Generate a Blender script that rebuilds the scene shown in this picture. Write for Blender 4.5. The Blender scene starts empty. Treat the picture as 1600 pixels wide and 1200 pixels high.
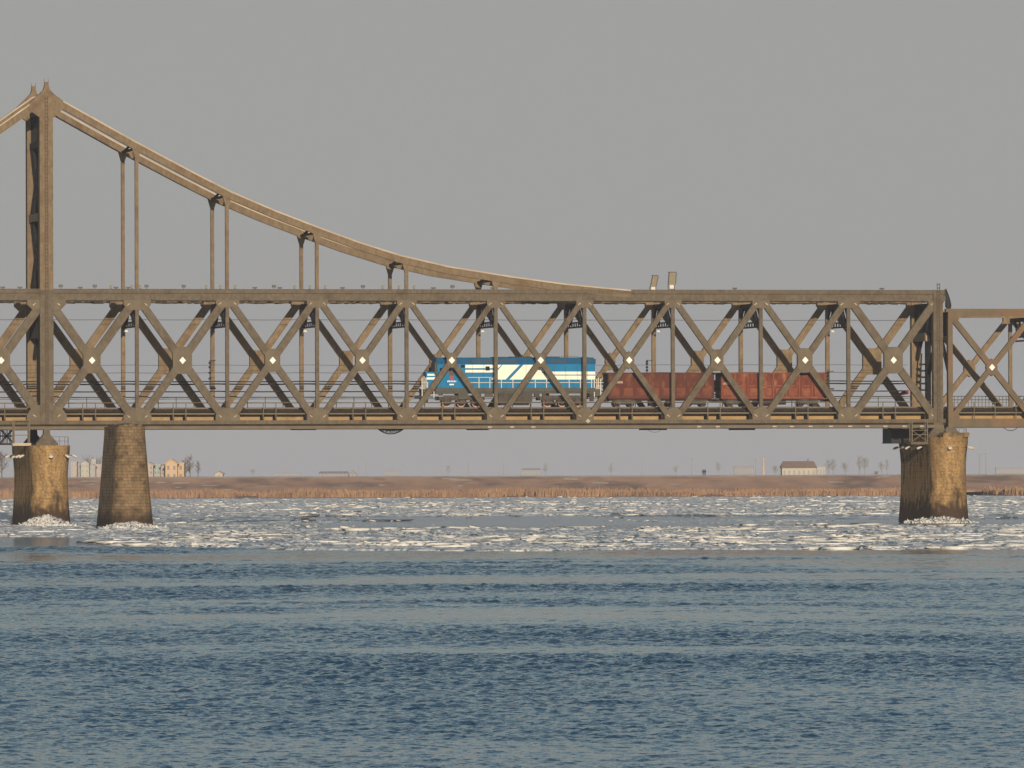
import bpy, math, random
import numpy as np
from mathutils import Vector, Matrix

random.seed(7)
rng = np.random.default_rng(11)
scene = bpy.context.scene
COL = scene.collection

# ------------------------------------------------------------------ camera, sky, sun, exposure
FPX = 12998.0            # focal length in pixels of a 1600 wide frame
HC = 6.1                 # eye height above the river
ROLL = 0.0031
PITCH = math.atan(142.0 / FPX)
cam_d = bpy.data.cameras.new("camera")
cam = bpy.data.objects.new("camera", cam_d)
COL.objects.link(cam)
cam_d.sensor_width = 36.0
cam_d.lens = FPX / 1600.0 * 36.0
cam_d.clip_start = 1.0
cam_d.clip_end = 30000.0
cam.matrix_world = Matrix.Translation((0, 0, HC)) @ Matrix.Rotation(math.pi / 2 + PITCH, 4, 'X') @ Matrix.Rotation(-ROLL, 4, 'Z')
scene.camera = cam

SUN_EL = math.radians(9.2)
SUN_AZ = math.radians(-90 + 4.6)      # direction towards the sun, seen from above: behind the camera, a little to the right
world = bpy.data.worlds.new("World")
scene.world = world
world.use_nodes = True
nt = world.node_tree
nt.nodes.clear()
sky = nt.nodes.new("ShaderNodeTexSky")
sky.sky_type = 'NISHITA'
sky.sun_disc = False
sky.sun_elevation = SUN_EL
sky.sun_rotation = math.pi / 2 - SUN_AZ
sky.altitude = 0
sky.air_density = 1.0
sky.dust_density = 1.0
sky.ozone_density = 1.0
# thick winter haze greys the sky near the horizon and thins out overhead
gm = nt.nodes.new("ShaderNodeTexCoord")
sp = nt.nodes.new("ShaderNodeSeparateXYZ"); nt.links.new(gm.outputs['Generated'], sp.inputs[0])
mr = nt.nodes.new("ShaderNodeMapRange"); mr.interpolation_type = 'SMOOTHSTEP'
mr.inputs[1].default_value = 0.055; mr.inputs[2].default_value = 0.18; mr.inputs[3].default_value = 0.93; mr.inputs[4].default_value = 0.08
nt.links.new(sp.outputs[2], mr.inputs[0])
mx = nt.nodes.new("ShaderNodeMix"); mx.data_type = 'RGBA'
lo = nt.nodes.new("ShaderNodeMapRange"); lo.inputs[1].default_value = 0.0; lo.inputs[2].default_value = 0.045
nt.links.new(sp.outputs[2], lo.inputs[0])
hz = nt.nodes.new("ShaderNodeMix"); hz.data_type = 'RGBA'; nt.links.new(lo.outputs[0], hz.inputs[0])
hz.inputs[6].default_value = (3.22, 3.28, 3.52, 1); hz.inputs[7].default_value = (3.32, 3.36, 3.40, 1)
nt.links.new(hz.outputs[2], mx.inputs[7])
nt.links.new(mr.outputs[0], mx.inputs[0]); nt.links.new(sky.outputs[0], mx.inputs[6])
bg = nt.nodes.new("ShaderNodeBackground")
bg.inputs[1].default_value = 0.10
wo = nt.nodes.new("ShaderNodeOutputWorld")
nt.links.new(mx.outputs[2], bg.inputs[0])
nt.links.new(bg.outputs[0], wo.inputs[0])

sun_d = bpy.data.lights.new("sun", 'SUN')
sun_d.energy = 4.4
sun_d.angle = math.radians(0.5)
sun_d.color = (1.0, 0.84, 0.64)
sun = bpy.data.objects.new("sun", sun_d)
COL.objects.link(sun)
to_sun = Vector((math.cos(SUN_EL) * math.cos(SUN_AZ), math.cos(SUN_EL) * math.sin(SUN_AZ), math.sin(SUN_EL)))
sun.rotation_euler = to_sun.to_track_quat('Z', 'Y').to_euler()
sun.location = (200, -300, 120)

scene.view_settings.view_transform = 'Standard'
scene.view_settings.look = 'None'
scene.view_settings.exposure = 0.0
scene.view_settings.gamma = 1.0
scene.cycles.max_bounces = 6
scene.cycles.volume_bounces = 1

# ------------------------------------------------------------------ measuring: photograph pixel -> metres in the bridge's own frame
PSI = 0.1999
X0, Y0 = -56.886, 1016.14
P = 11.2                 # panel length
W = 11.0                 # distance between the two trusses
CP, SP = math.cos(PSI), math.sin(PSI)

def ray(x, y):
    xr, yr = x - 800.0, y - 600.0
    return ((xr - ROLL * yr) / FPX, 1.0, (142.0 - (yr + ROLL * xr)) / FPX)

def L(x, y, t=0.0):
    """(s, z) in the bridge frame of a photo pixel taken to lie in the plane t."""
    dx, dy, dz = ray(x, y)
    k = (t + SP * (-X0) * -1 + CP * Y0 - 0.0) if False else None
    # local t of a world point = -SP*(X-X0) + CP*(Y-Y0)
    k = (t - SP * X0 + CP * Y0) / (-SP * dx + CP * dy)
    X, Y, Z = k * dx, k * dy, HC + k * dz
    return (CP * (X - X0) + SP * (Y - Y0), Z)

def G(x, Y, y=742.0):
    """world X, Z of a photo pixel at distance Y."""
    d = ray(x, y)
    return d[0] * Y, HC + d[2] * Y

def zc(y, t=0.0):
    return L(774, y, t)[1]

# ------------------------------------------------------------------ helpers
def tag(o, label=None, cat=None, group=None, kind=None):
    if label: o['label'] = label
    if cat: o['category'] = cat
    if group: o['group'] = group
    if kind: o['kind'] = kind
    return o

def empty(name, loc=(0, 0, 0), rz=0.0, parent=None):
    o = bpy.data.objects.new(name, None)
    COL.objects.link(o)
    o.empty_display_size = 0.5
    o.location = loc
    o.rotation_euler = (0, 0, rz)
    if parent: o.parent = parent
    return o

class MB:
    def __init__(self):
        self.v = []; self.f = []; self.m = []; self.mi = 0
    def quadbox(self, c8):
        b = len(self.v)
        self.v += [tuple(p) for p in c8]
        for q in ((0, 3, 2, 1), (4, 5, 6, 7), (0, 1, 5, 4), (1, 2, 6, 5), (2, 3, 7, 6), (3, 0, 4, 7)):
            self.f.append(tuple(b + i for i in q)); self.m.append(self.mi)
        return self
    def box(self, x0, x1, y0, y1, z0, z1):
        return self.quadbox([(x0, y0, z0), (x1, y0, z0), (x1, y1, z0), (x0, y1, z0), (x0, y0, z1), (x1, y0, z1), (x1, y1, z1), (x0, y1, z1)])
    def prism(self, poly, ta, tb):
        """polygon in (s, z), extruded along t."""
        A = sum(poly[i][0] * poly[(i + 1) % len(poly)][1] - poly[(i + 1) % len(poly)][0] * poly[i][1] for i in range(len(poly)))
        if A < 0: poly = poly[::-1]
        n = len(poly); b = len(self.v)
        self.v += [(s, ta, z) for s, z in poly] + [(s, tb, z) for s, z in poly]
        self.f.append(tuple(b + i for i in range(n))); self.m.append(self.mi)
        self.f.append(tuple(b + n + i for i in reversed(range(n)))); self.m.append(self.mi)
        for i in range(n):
            j = (i + 1) % n
            self.f.append((b + i, b + n + i, b + n + j, b + j)); self.m.append(self.mi)
        return self
    def strip(self, p, q, w, ta, tb):
        """flat bar from p to q (s, z), w wide in the plane."""
        d = Vector((q[0] - p[0], q[1] - p[1])).normalized(); n = Vector((-d.y, d.x)) * w / 2
        return self.prism([(p[0] + n.x, p[1] + n.y), (p[0] - n.x, p[1] - n.y), (q[0] - n.x, q[1] - n.y), (q[0] + n.x, q[1] + n.y)], ta, tb)
    def bar(self, p, q, w, h=None):
        h = h or w
        p, q = Vector(p), Vector(q); d = (q - p).normalized()
        up = Vector((0, 0, 1)) if abs(d.z) < 0.95 else Vector((0, 1, 0))
        a = d.cross(up).normalized() * w / 2; b = a.cross(d).normalized() * h / 2
        return self.quadbox([p - a - b, p + a - b, p + a + b, p - a + b, q - a - b, q + a - b, q + a + b, q - a + b])
    def tube(self, pts, r, n=6):
        pts = [Vector(p) for p in pts]; b = len(self.v)
        rs = r if isinstance(r, (list, tuple)) else [r] * len(pts)
        for i, p in enumerate(pts):
            d = (pts[min(i + 1, len(pts) - 1)] - pts[max(i - 1, 0)]).normalized()
            up = Vector((0, 0, 1)) if abs(d.z) < 0.9 else Vector((1, 0, 0))
            a = d.cross(up).normalized(); c = a.cross(d)
            for k in range(n):
                t = 2 * math.pi * k / n
                self.v.append(tuple(p + (a * math.cos(t) + c * math.sin(t)) * rs[i]))
        for i in range(len(pts) - 1):
            for k in range(n):
                k2 = (k + 1) % n
                self.f.append((b + i * n + k, b + i * n + k2, b + (i + 1) * n + k2, b + (i + 1) * n + k)); self.m.append(self.mi)
        self.f.append(tuple(b + k for k in reversed(range(n)))); self.m.append(self.mi)
        e = b + (len(pts) - 1) * n
        self.f.append(tuple(e + k for k in range(n))); self.m.append(self.mi)
        return self
    def widen(self, k):
        self.v = [(a, b * k, c) for a, b, c in self.v]; return self
    def build(self, name, mats, parent=None, smooth=False):
        me = bpy.data.meshes.new(name)
        me.from_pydata(self.v, [], self.f)
        if not isinstance(mats, (list, tuple)): mats = [mats]
        for m in mats: me.materials.append(m)
        if len(mats) > 1: me.polygons.foreach_set('material_index', self.m)
        if smooth: me.polygons.foreach_set('use_smooth', [True] * len(me.polygons))
        me.update()
        o = bpy.data.objects.new(name, me)
        COL.objects.link(o)
        if parent: o.parent = parent
        return o

def np_mesh(name, v, f, mat, smooth=False):
    """v (N,3); f (M,k) with constant k."""
    me = bpy.data.meshes.new(name)
    k = f.shape[1]
    me.vertices.add(len(v)); me.vertices.foreach_set('co', v.astype(np.float32).ravel())
    me.loops.add(f.size); me.loops.foreach_set('vertex_index', f.astype(np.int32).ravel())
    me.polygons.add(len(f)); me.polygons.foreach_set('loop_start', np.arange(0, f.size, k, dtype=np.int32))
    try: me.polygons.foreach_set('loop_total', np.full(len(f), k, dtype=np.int32))
    except Exception: pass
    if smooth: me.polygons.foreach_set('use_smooth', np.ones(len(f), dtype=bool))
    me.update(calc_edges=True); me.validate()
    me.materials.append(mat)
    o = bpy.data.objects.new(name, me); COL.objects.link(o)
    return o

def vnoise(x, y, seed=0):
    """smooth value noise, 0..1"""
    xi = np.floor(x).astype(np.int64); yi = np.floor(y).astype(np.int64)
    fx = x - xi; fy = y - yi
    fx = fx * fx * (3 - 2 * fx); fy = fy * fy * (3 - 2 * fy)
    def h(a, b):
        n = (a * 374761393 + b * 668265263 + seed * 974711) & 0xffffffff
        n = ((n ^ (n >> 13)) * 1274126177) & 0xffffffff
        return ((n ^ (n >> 16)) & 0xffff) / 65535.0
    return (h(xi, yi) * (1 - fx) + h(xi + 1, yi) * fx) * (1 - fy) + (h(xi, yi + 1) * (1 - fx) + h(xi + 1, yi + 1) * fx) * fy

def fbm(x, y, seed=0, o=4):
    r = 0; a = 0.5; s = 0
    for k in range(o):
        r = r + a * vnoise(x * 2 ** k, y * 2 ** k, seed + k); s += a; a *= 0.5
    return r / s

# ------------------------------------------------------------------ materials
ALB = 0.70      # every paint below was picked a little bright
def mat(name, c1, c2=None, scale=1.0, stretch=(1, 1, 1), rough=0.6, metallic=0.0, c3=None, s3=0.4, t3=(0.55, 0.7), st3=(1, 1, 1), bump=0.0, bscale=8.0, lo=0.35, hi=0.65, spec=0.4):
    c1, c2, c3 = [None if c is None else tuple(v * ALB for v in c) for c in (c1, c2, c3)]
    m = bpy.data.materials.new(name); m.use_nodes = True
    n = m.node_tree; N = n.nodes; p = N["Principled BSDF"]
    p.inputs['Roughness'].default_value = rough
    p.inputs['Metallic'].default_value = metallic
    p.inputs['Specular IOR Level'].default_value = spec
    if c2 is None:
        p.inputs['Base Color'].default_value = (*c1, 1); return m
    tc = N.new("ShaderNodeTexCoord")
    def noise(sc, st, det=5):
        mp = N.new("ShaderNodeMapping"); mp.inputs['Scale'].default_value = st
        n.links.new(tc.outputs['Object'], mp.inputs[0])
        q = N.new("ShaderNodeTexNoise"); q.inputs['Scale'].default_value = sc; q.inputs['Detail'].default_value = det
        q.inputs['Roughness'].default_value = 0.6
        n.links.new(mp.outputs[0], q.inputs['Vector']); return q
    def ramp(src, a, b):
        r = N.new("ShaderNodeMapRange"); r.inputs[1].default_value = a; r.inputs[2].default_value = b
        n.links.new(src, r.inputs[0]); return r.outputs[0]
    def mix(f, a, b):
        x = N.new("ShaderNodeMix"); x.data_type = 'RGBA'
        n.links.new(f, x.inputs[0])
        for s, k in ((a, 6), (b, 7)):
            if isinstance(s, tuple): x.inputs[k].default_value = (*s, 1)
            else: n.links.new(s, x.inputs[k])
        return x.outputs[2]
    q = noise(scale, stretch)
    col = mix(ramp(q.outputs[0], lo, hi), c1, c2)
    if c3:
        q3 = noise(s3, st3)
        col = mix(ramp(q3.outputs[0], *t3), col, c3)
    n.links.new(col, p.inputs['Base Color'])
    if bump:
        qb = noise(bscale, (1, 1, 1), 3); b = N.new("ShaderNodeBump"); b.inputs['Strength'].default_value = bump; b.inputs['Distance'].default_value = 0.1
        n.links.new(qb.outputs[0], b.inputs['Height']); n.links.new(b.outputs[0], p.inputs['Normal'])
    return m

M = {}
M['steel'] = mat('dull_tan_steel', (0.188, 0.154, 0.109), (0.128, 0.104, 0.073), 2.6, (1, 1, 0.6), 0.75, c3=(0.105, 0.075, 0.047), s3=0.55, t3=(0.52, 0.72), spec=0.2)  # duller, greyer tan than the far truss
M['steel_tower'] = mat('tan_tower_steel', (0.27, 0.20, 0.125), (0.18, 0.131, 0.08), 2.4, (1, 1, 0.5), 0.75, c3=(0.16, 0.10, 0.056), s3=0.45, t3=(0.54, 0.74), spec=0.2)
M['steel_far'] = mat('warm_tan_steel', (0.31, 0.226, 0.136), (0.21, 0.152, 0.092), 2.2, (1, 1, 0.5), 0.75, c3=(0.15, 0.10, 0.06), s3=0.45, t3=(0.54, 0.74), spec=0.2)
M['steel_orange'] = mat('rusty_orange_steel', (0.20, 0.155, 0.10), (0.155, 0.117, 0.074), 1.2, (1, 1, 0.4), 0.75, c3=(0.27, 0.145, 0.082), s3=0.16, t3=(0.50, 0.68), spec=0.2)
M['gusset'] = mat('lighter_tan_gusset', (0.206, 0.166, 0.115), (0.158, 0.127, 0.087), 1.4, (1, 1, 0.6), 0.75, c3=(0.15, 0.10, 0.06), s3=0.6, t3=(0.54, 0.74), spec=0.2)
M['ladder'] = mat('brown_ladder_steel', (0.115, 0.082, 0.05), rough=0.8)
M['steel_dark'] = mat('dark_lattice_steel', (0.022, 0.023, 0.025), (0.04, 0.034, 0.03), 1.5, (1, 1, 1), 0.8, spec=0.2)  # shade on the cross frames between the trusses is put into this colour
M['pipe'] = mat('grey_tan_pipe_paint', (0.21, 0.175, 0.125), (0.165, 0.135, 0.095), 0.5, (1, 1, 1), 0.7, spec=0.2)
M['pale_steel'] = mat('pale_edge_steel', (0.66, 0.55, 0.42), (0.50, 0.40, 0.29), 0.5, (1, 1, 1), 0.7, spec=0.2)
M['stringer'] = mat('bright_tan_girder', (0.52, 0.35, 0.17), (0.42, 0.27, 0.12), 0.7, (1, 1, 1), 0.7, c3=(0.25, 0.15, 0.07), s3=0.5, t3=(0.6, 0.75), spec=0.2)
M['gap'] = mat('recess_shade_brown', (0.06, 0.038, 0.022), (0.04, 0.027, 0.018), 1.0, (1, 1, 1), 0.9, spec=0.1)  # shade of the chord gap and beneath the walkway, put into the colour
M['white'] = mat('white_marker_paint', (1.1, 1.08, 1.0), rough=0.5)
M['lampgrey'] = mat('grey_lamp_housing', (0.09, 0.088, 0.085), (0.05, 0.05, 0.05), 3.0, rough=0.5)
M['lamptan'] = mat('olive_lamp_housing', (0.30, 0.255, 0.16), (0.22, 0.185, 0.11), 2.0, rough=0.6)
M['lampwhite'] = mat('cream_lamp_paint', (0.80, 0.74, 0.64), rough=0.45)
M['lampdull'] = mat('dusty_lamp_glass', (0.58, 0.52, 0.42), (0.42, 0.36, 0.28), 2.0, rough=0.5)
M['black'] = mat('black_rubber', (0.018, 0.018, 0.02), rough=0.7)
M['wire'] = mat('dark_wire', (0.045, 0.04, 0.04), rough=0.6)
M['timber'] = mat('tarred_sleeper', (0.03, 0.025, 0.02), (0.055, 0.045, 0.033), 2.0, rough=0.9, spec=0.1)
M['rail'] = mat('rail_steel', (0.10, 0.07, 0.05), (0.16, 0.11, 0.08), 1.0, rough=0.5)
M['asphalt'] = mat('deck_asphalt', (0.06, 0.058, 0.055), (0.08, 0.075, 0.07), 1.0, rough=0.9)
M['concrete'] = mat('ochre_stained_concrete', (0.37, 0.22, 0.085), (0.24, 0.14, 0.055), 0.55, (1, 1, 0.18), 0.9, c3=(0.075, 0.05, 0.028), s3=0.42, t3=(0.54, 0.72), st3=(1.6, 1.6, 0.4), bump=0.5, bscale=2.5, spec=0.15)
M['blue'] = mat('locomotive_blue', (0.004, 0.235, 0.50), (0.004, 0.19, 0.43), 0.8, (1, 1, 0.5), 0.5, spec=0.12, c3=(0.02, 0.13, 0.30), s3=0.9, t3=(0.56, 0.8), st3=(1, 1, 0.3))
M['blue_dark'] = mat('locomotive_roof_blue', (0.001, 0.115, 0.27), (0.001, 0.085, 0.20), 0.9, (1, 1, 0.5), 0.5, spec=0.1)
M['grille'] = mat('dusky_blue_grille', (0.002, 0.06, 0.13), rough=0.6)
M['cream'] = mat('cream_white_paint', (1.1, 1.08, 0.92), (1.02, 1.0, 0.85), 0.8, rough=0.45)
M['frame_grey'] = mat('grey_green_underframe', (0.10, 0.10, 0.08), (0.07, 0.068, 0.055), 1.2, rough=0.7)
M['bogie'] = mat('grimy_bogie', (0.055, 0.048, 0.04), (0.11, 0.092, 0.075), 1.6, rough=0.8)
M['red'] = mat('red_paint', (0.45, 0.035, 0.02), rough=0.5)
M['wheelred'] = mat('red_wheel_paint', (0.30, 0.05, 0.035), rough=0.6)
M['tyre'] = mat('pale_tyre_rim', (0.62, 0.48, 0.38), rough=0.5)
M['glass_dark'] = mat('dark_window_glass', (0.012, 0.012, 0.014), rough=0.15)
M['brown_glass'] = mat('brown_cab_window', (0.10, 0.06, 0.03), rough=0.3)
M['rust_a'] = mat('brick_red_wagon_paint', (0.15, 0.044, 0.029), (0.11, 0.034, 0.024), 0.9, (1, 1, 0.5), 0.75, c3=(0.285, 0.115, 0.06), s3=1.1, t3=(0.53, 0.72), st3=(1, 1, 0.5), spec=0.2)
M['rust_b'] = mat('orange_red_wagon_paint', (0.205, 0.050, 0.030), (0.145, 0.038, 0.025), 0.9, (1, 1, 0.5), 0.75, c3=(0.44, 0.19, 0.09), s3=1.2, t3=(0.52, 0.72), st3=(1, 1, 0.45), spec=0.2)
M['hatch_a'] = mat('lighter_red_hatch', (0.24, 0.075, 0.04), (0.16, 0.04, 0.025), 1.5, rough=0.8)  # hatches paler than the walls, relief contrast put into the colour
M['hatch_b'] = mat('lighter_orange_hatch', (0.33, 0.11, 0.055), (0.21, 0.05, 0.028), 1.3, rough=0.8)
M['rib_a'] = mat('darker_red_rib', (0.15, 0.038, 0.024), (0.11, 0.03, 0.02), 1.0, rough=0.8)  # ribs set off from the walls by colour in place of relief shading
M['rib_b'] = mat('relief_tone_red_rib', (0.20, 0.042, 0.023), (0.34, 0.11, 0.05), 0.9, rough=0.8)
M['shaded_red'] = mat('dark_wagon_end', (0.045, 0.02, 0.017), (0.03, 0.016, 0.014), 1.0, rough=0.8)  # wagon ends: shade under the grazing sun put into a darker red
M['wagon_text'] = mat('pale_stencil_paint', (0.62, 0.45, 0.36), rough=0.7)
M['ground'] = None

# ------------------------------------------------------------------ river, far bank
def water_mat():
    m = bpy.data.materials.new('river_water'); m.use_nodes = True
    n = m.node_tree; N = n.nodes; p = N["Principled BSDF"]
    p.inputs['Base Color'].default_value = (0.010, 0.052, 0.105, 1)
    p.inputs['Roughness'].default_value = 0.08
    p.inputs['IOR'].default_value = 1.33
    tc = N.new("ShaderNodeTexCoord")
    def noise(sc, st, det=4, ro=0.55, dist=0.0):
        mp = N.new("ShaderNodeMapping"); mp.inputs['Scale'].default_value = st
        n.links.new(tc.outputs['Object'], mp.inputs[0])
        q = N.new("ShaderNodeTexNoise"); q.inputs['Scale'].default_value = sc; q.inputs['Detail'].default_value = det
        q.inputs['Roughness'].default_value = ro; q.inputs['Distortion'].default_value = dist
        n.links.new(mp.outputs[0], q.inputs['Vector']); return q.outputs[0]
    def math_(op, a, b=None):
        x = N.new("ShaderNodeMath"); x.operation = op
        for i, s in enumerate((a, b)):
            if s is None: continue
            if isinstance(s, (int, float)): x.inputs[i].default_value = s
            else: n.links.new(s, x.inputs[i])
        return x.outputs[0]
    def rng_(src, a, b, c=0.0, d=1.0):
        r = N.new("ShaderNodeMapRange"); r.inputs[1].default_value = a; r.inputs[2].default_value = b
        r.inputs[3].default_value = c; r.inputs[4].default_value = d
        r.interpolation_type = 'SMOOTHSTEP'
        n.links.new(src, r.inputs[0]); return r.outputs[0]
    at_ = N.new('ShaderNodeAttribute'); at_.attribute_name = 'ripple'; rough_mask = at_.outputs['Fac']   # calm slicks 0, wind ripples 1
    mp = N.new("ShaderNodeMapping"); mp.inputs['Scale'].default_value = (0.8, 1.0, 1)
    n.links.new(tc.outputs['Object'], mp.inputs[0])
    q = N.new("ShaderNodeTexNoise"); q.inputs['Scale'].default_value = 6.0; q.inputs['Detail'].default_value = 4; q.inputs['Roughness'].default_value = 0.6
    n.links.new(mp.outputs[0], q.inputs['Vector'])
    sub = N.new("ShaderNodeVectorMath"); sub.operation = 'SUBTRACT'; sub.inputs[1].default_value = (0.5, 0.5, 0.5)
    n.links.new(q.outputs['Color'], sub.inputs[0])
    ml = N.new("ShaderNodeVectorMath"); ml.operation = 'MULTIPLY'; n.links.new(sub.outputs[0], ml.inputs[0])
    cb = N.new("ShaderNodeCombineXYZ")
    amp = math_('MULTIPLY', rough_mask, 1.7)
    n.links.new(amp, cb.inputs[0]); n.links.new(amp, cb.inputs[1]); n.links.new(cb.outputs[0], ml.inputs[1])
    ge = N.new("ShaderNodeNewGeometry")
    ad = N.new("ShaderNodeVectorMath"); ad.operation = 'ADD'; n.links.new(ge.outputs['Normal'], ad.inputs[0]); n.links.new(ml.outputs[0], ad.inputs[1])
    nm = N.new("ShaderNodeVectorMath"); nm.operation = 'NORMALIZE'; n.links.new(ad.outputs[0], nm.inputs[0])
    n.links.new(nm.outputs[0], p.inputs['Normal'])
    return m
M['water'] = water_mat()
def river_mesh():
    rows = [-150.0, 60.0]; y = 150.0
    while y < 720: rows.append(y); y += 0.13 * (max(y, 200) / 200.0) ** 0.9
    k1 = len(rows)
    rows += list(np.linspace(740, 2420, 12)); rows = np.array(rows)
    half = np.where(rows < 150, 15.0, 0.108 * rows); half = np.where(rows > 730, 68, half)
    U = np.concatenate([[-26.0], np.linspace(-1, 1, 400), [26.0]])
    Yg = np.repeat(rows[:, None], len(U), 1); Xg = half[:, None] * U[None, :]
    def wave(w, seed): return fbm(Xg / w, Yg / (w * 0.85), seed, 3) - 0.5
    wx, wy = Xg + 14 * (fbm(Xg / 18.0, Yg / 30.0, 301, 3) - 0.5), Yg + 40 * (fbm(Xg / 24.0, Yg / 60.0, 305, 3) - 0.5)
    slick = 0.70 * fbm(wx / 46.0, wy / 26.0, 201, 6) + 0.30 * fbm(wx / 13.0, wy / 8.0, 207, 4) - 0.23 * np.clip((Yg - 440) / 140, 0, 1) * (0.55 + 0.45 * np.tanh((Xg + 22) / 18.0)) + 0.12 * np.clip((360 - Yg) / 130, 0, 1)
    sm = np.clip((slick - 0.31) / 0.24, 0, 1); sm = sm * sm * (3 - 2 * sm)
    sm = sm + (1 - sm) * 0.18 * np.clip((560 - Yg) / 150, 0, 1); sm = np.where((Yg > 730) | (np.abs(U)[None, :] > 1.5), 0.9, sm)
    patch = np.clip((fbm(wx / 34.0, wy / 34.0, 401, 4) - 0.33) / 0.3, 0, 1)
    amp = (0.20 + 0.80 * sm) * (0.60 + 0.62 * patch)
    h = (0.12 * wave(3.1, 211) + 0.15 * wave(0.8, 221) + 0.12 * wave(0.36, 231)) * amp * (np.maximum(Yg, 180) / 180.0) ** 0.45
    fade = np.clip((Yg - 150) / 8, 0, 1) * np.clip((725 - Yg) / 20, 0, 1) * np.clip((1 - np.abs(U))[None, :] * 40, 0, 1)
    h = h * fade
    v = np.stack([Xg, Yg, h], 2).reshape(-1, 3); nx, ny = len(U), len(rows)
    i = (np.arange(ny - 1)[:, None] * nx + np.arange(nx - 1)[None, :]).ravel()
    o = np_mesh('river', v, np.stack([i, i + 1, i + nx + 1, i + nx], 1), M['water'], smooth=True)
    at_ = o.data.attributes.new('ripple', 'FLOAT', 'POINT'); at_.data.foreach_set('value', np.where(Yg > 730, 1.5, amp).astype(np.float32).ravel())
    tag(o, kind='structure')
river_mesh()

M['dike'] = mat('dry_grass_dike', (0.60, 0.385, 0.275), (0.46, 0.295, 0.215), 0.16, (1, 1, 3), 0.95, c3=(0.27, 0.19, 0.16), s3=0.06, t3=(0.50, 0.64), st3=(1, 2, 2), spec=0.05)
M['snow'] = mat('thin_snow', (0.70, 0.66, 0.60), (0.5, 0.44, 0.38), 0.2, rough=0.9, spec=0.1)
M['reed'] = mat('dry_reed', (0.47, 0.29, 0.175), (0.35, 0.215, 0.135), 0.10, (1, 0.3, 0.6), 0.9, c3=(0.26, 0.16, 0.11), s3=0.09, t3=(0.48, 0.66), spec=0.05)
def shore_y(x):
    return 2262 + 26 * (fbm(x / 55.0, x * 0 + 3.1, 5, 3) - 0.5) - 14 * np.clip((-x - 95) / 40.0, 0, 1) + 90 * np.exp(-((x - 128) / 7.0) ** 2)
def bank():
    xs = np.linspace(-700, 700, 561)
    prof = [(-8, -0.6), (0, 0.05), (8, 0.5), (60, 0.9), (92, 1.6), (103, 5.52), (104.2, 5.80), (121, 5.84), (126, 5.3), (160, 5.0), (400, 5.0), (7100, 5.0)]
    V = []
    for k, (d, z) in enumerate(prof):
        y = 2268 + d if k > 2 else shore_y(xs) + d
        y = y + np.zeros_like(xs)
        zz = z + np.zeros_like(xs)
        if k in (3, 4): y = y + 7 * (fbm(xs / 24.0, xs * 0 + 9.3 + k, 9, 3) - 0.5); zz = zz + 0.5 * (fbm(xs / 12.0, xs * 0 + k, 4, 3) - 0.5)
        if 5 <= k <= 7: zz = zz + 0.30 * (fbm(xs / 60.0, xs * 0 + 2.2, 17, 3) - 0.5)
        V.append(np.stack([xs, y, zz], 1))
    V = np.concatenate(V); n = len(xs); F = []
    for k in range(len(prof) - 1):
        i = np.arange(n - 1) + k * n
        F.append(np.stack([i, i + 1, i + n + 1, i + n], 1))
    F = np.concatenate(F)
    o = np_mesh('far_bank', V, F, M['dike'], smooth=False)
    o.data.materials.append(M['snow'])
    mi = np.zeros(len(F), dtype=np.int32)
    mi[5 * (n - 1):] = 1
    o.data.polygons.foreach_set('material_index', mi)
    tag(o, kind='structure')
bank()

def dike_snow():
    mb = MB()
    for _ in range(46):
        x = random.uniform(-170, 170); d = random.uniform(93.5, 102); z = 1.6 + (d - 92) / 11 * 3.92 + 0.03; w = random.uniform(0.8, 3.2); h = random.uniform(0.25, 0.7); sk = random.uniform(-1.6, 1.6)
        b = len(mb.v); k = 3.92 / 11
        mb.v += [(x - w, 2268 + d - h, z - h * k), (x + w * 0.6, 2268 + d - h * 0.8, z - h * 0.8 * k), (x + w + sk, 2268 + d + h * 0.4, z + h * 0.4 * k), (x - w * 0.5 + sk, 2268 + d + h, z + h * k)]
        mb.f.append((b, b + 1, b + 2, b + 3)); mb.m.append(0)
    o = mb.build('snow_patches', M['snow']); tag(o, 'thin pale snow patches lying on the slope of the far dike', 'snow', kind='stuff')
dike_snow()
def reeds():
    n = 52000
    x = rng.uniform(-330, 330, n)
    d = rng.beta(0.8, 1.4, n) * 66 + 0.2
    y = np.where(d < 12, shore_y(x), 2268) + d
    keep = (fbm(x / 9.0, y / 14.0, 21, 3) > 0.36) & (y > shore_y(x))
    x, y = x[keep], y[keep]; n = len(x)
    h = (0.7 + 2.5 * fbm(x / 12.0, y / 16.0, 31, 5)) * np.where(rng.uniform(0, 1, n) < 0.25, 0.6, 1.0) * rng.uniform(0.65, 1.15, n)
    w = rng.uniform(0.10, 0.32, n); lean = rng.normal(0.0, 0.25, n); ang = rng.uniform(-0.9, 0.9, n)
    z0 = np.full(n, 0.1)
    ca, sa = np.cos(ang) * w, np.sin(ang) * w
    v = np.stack([np.stack([x - ca, y - sa, z0], 1), np.stack([x + ca, y + sa, z0], 1),
                  np.stack([x + ca * 0.8 + lean * 0.6, y + sa, z0 + h * 0.7], 1), np.stack([x + lean, y, z0 + h], 1)], 1).reshape(-1, 3)
    f = np.arange(n * 4).reshape(n, 4)
    o = np_mesh('dry_reeds', v, f, M['reed'])
    tag(o, 'golden brown dry reeds lining the far river bank', 'reeds', kind='stuff')
reeds()

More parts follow.
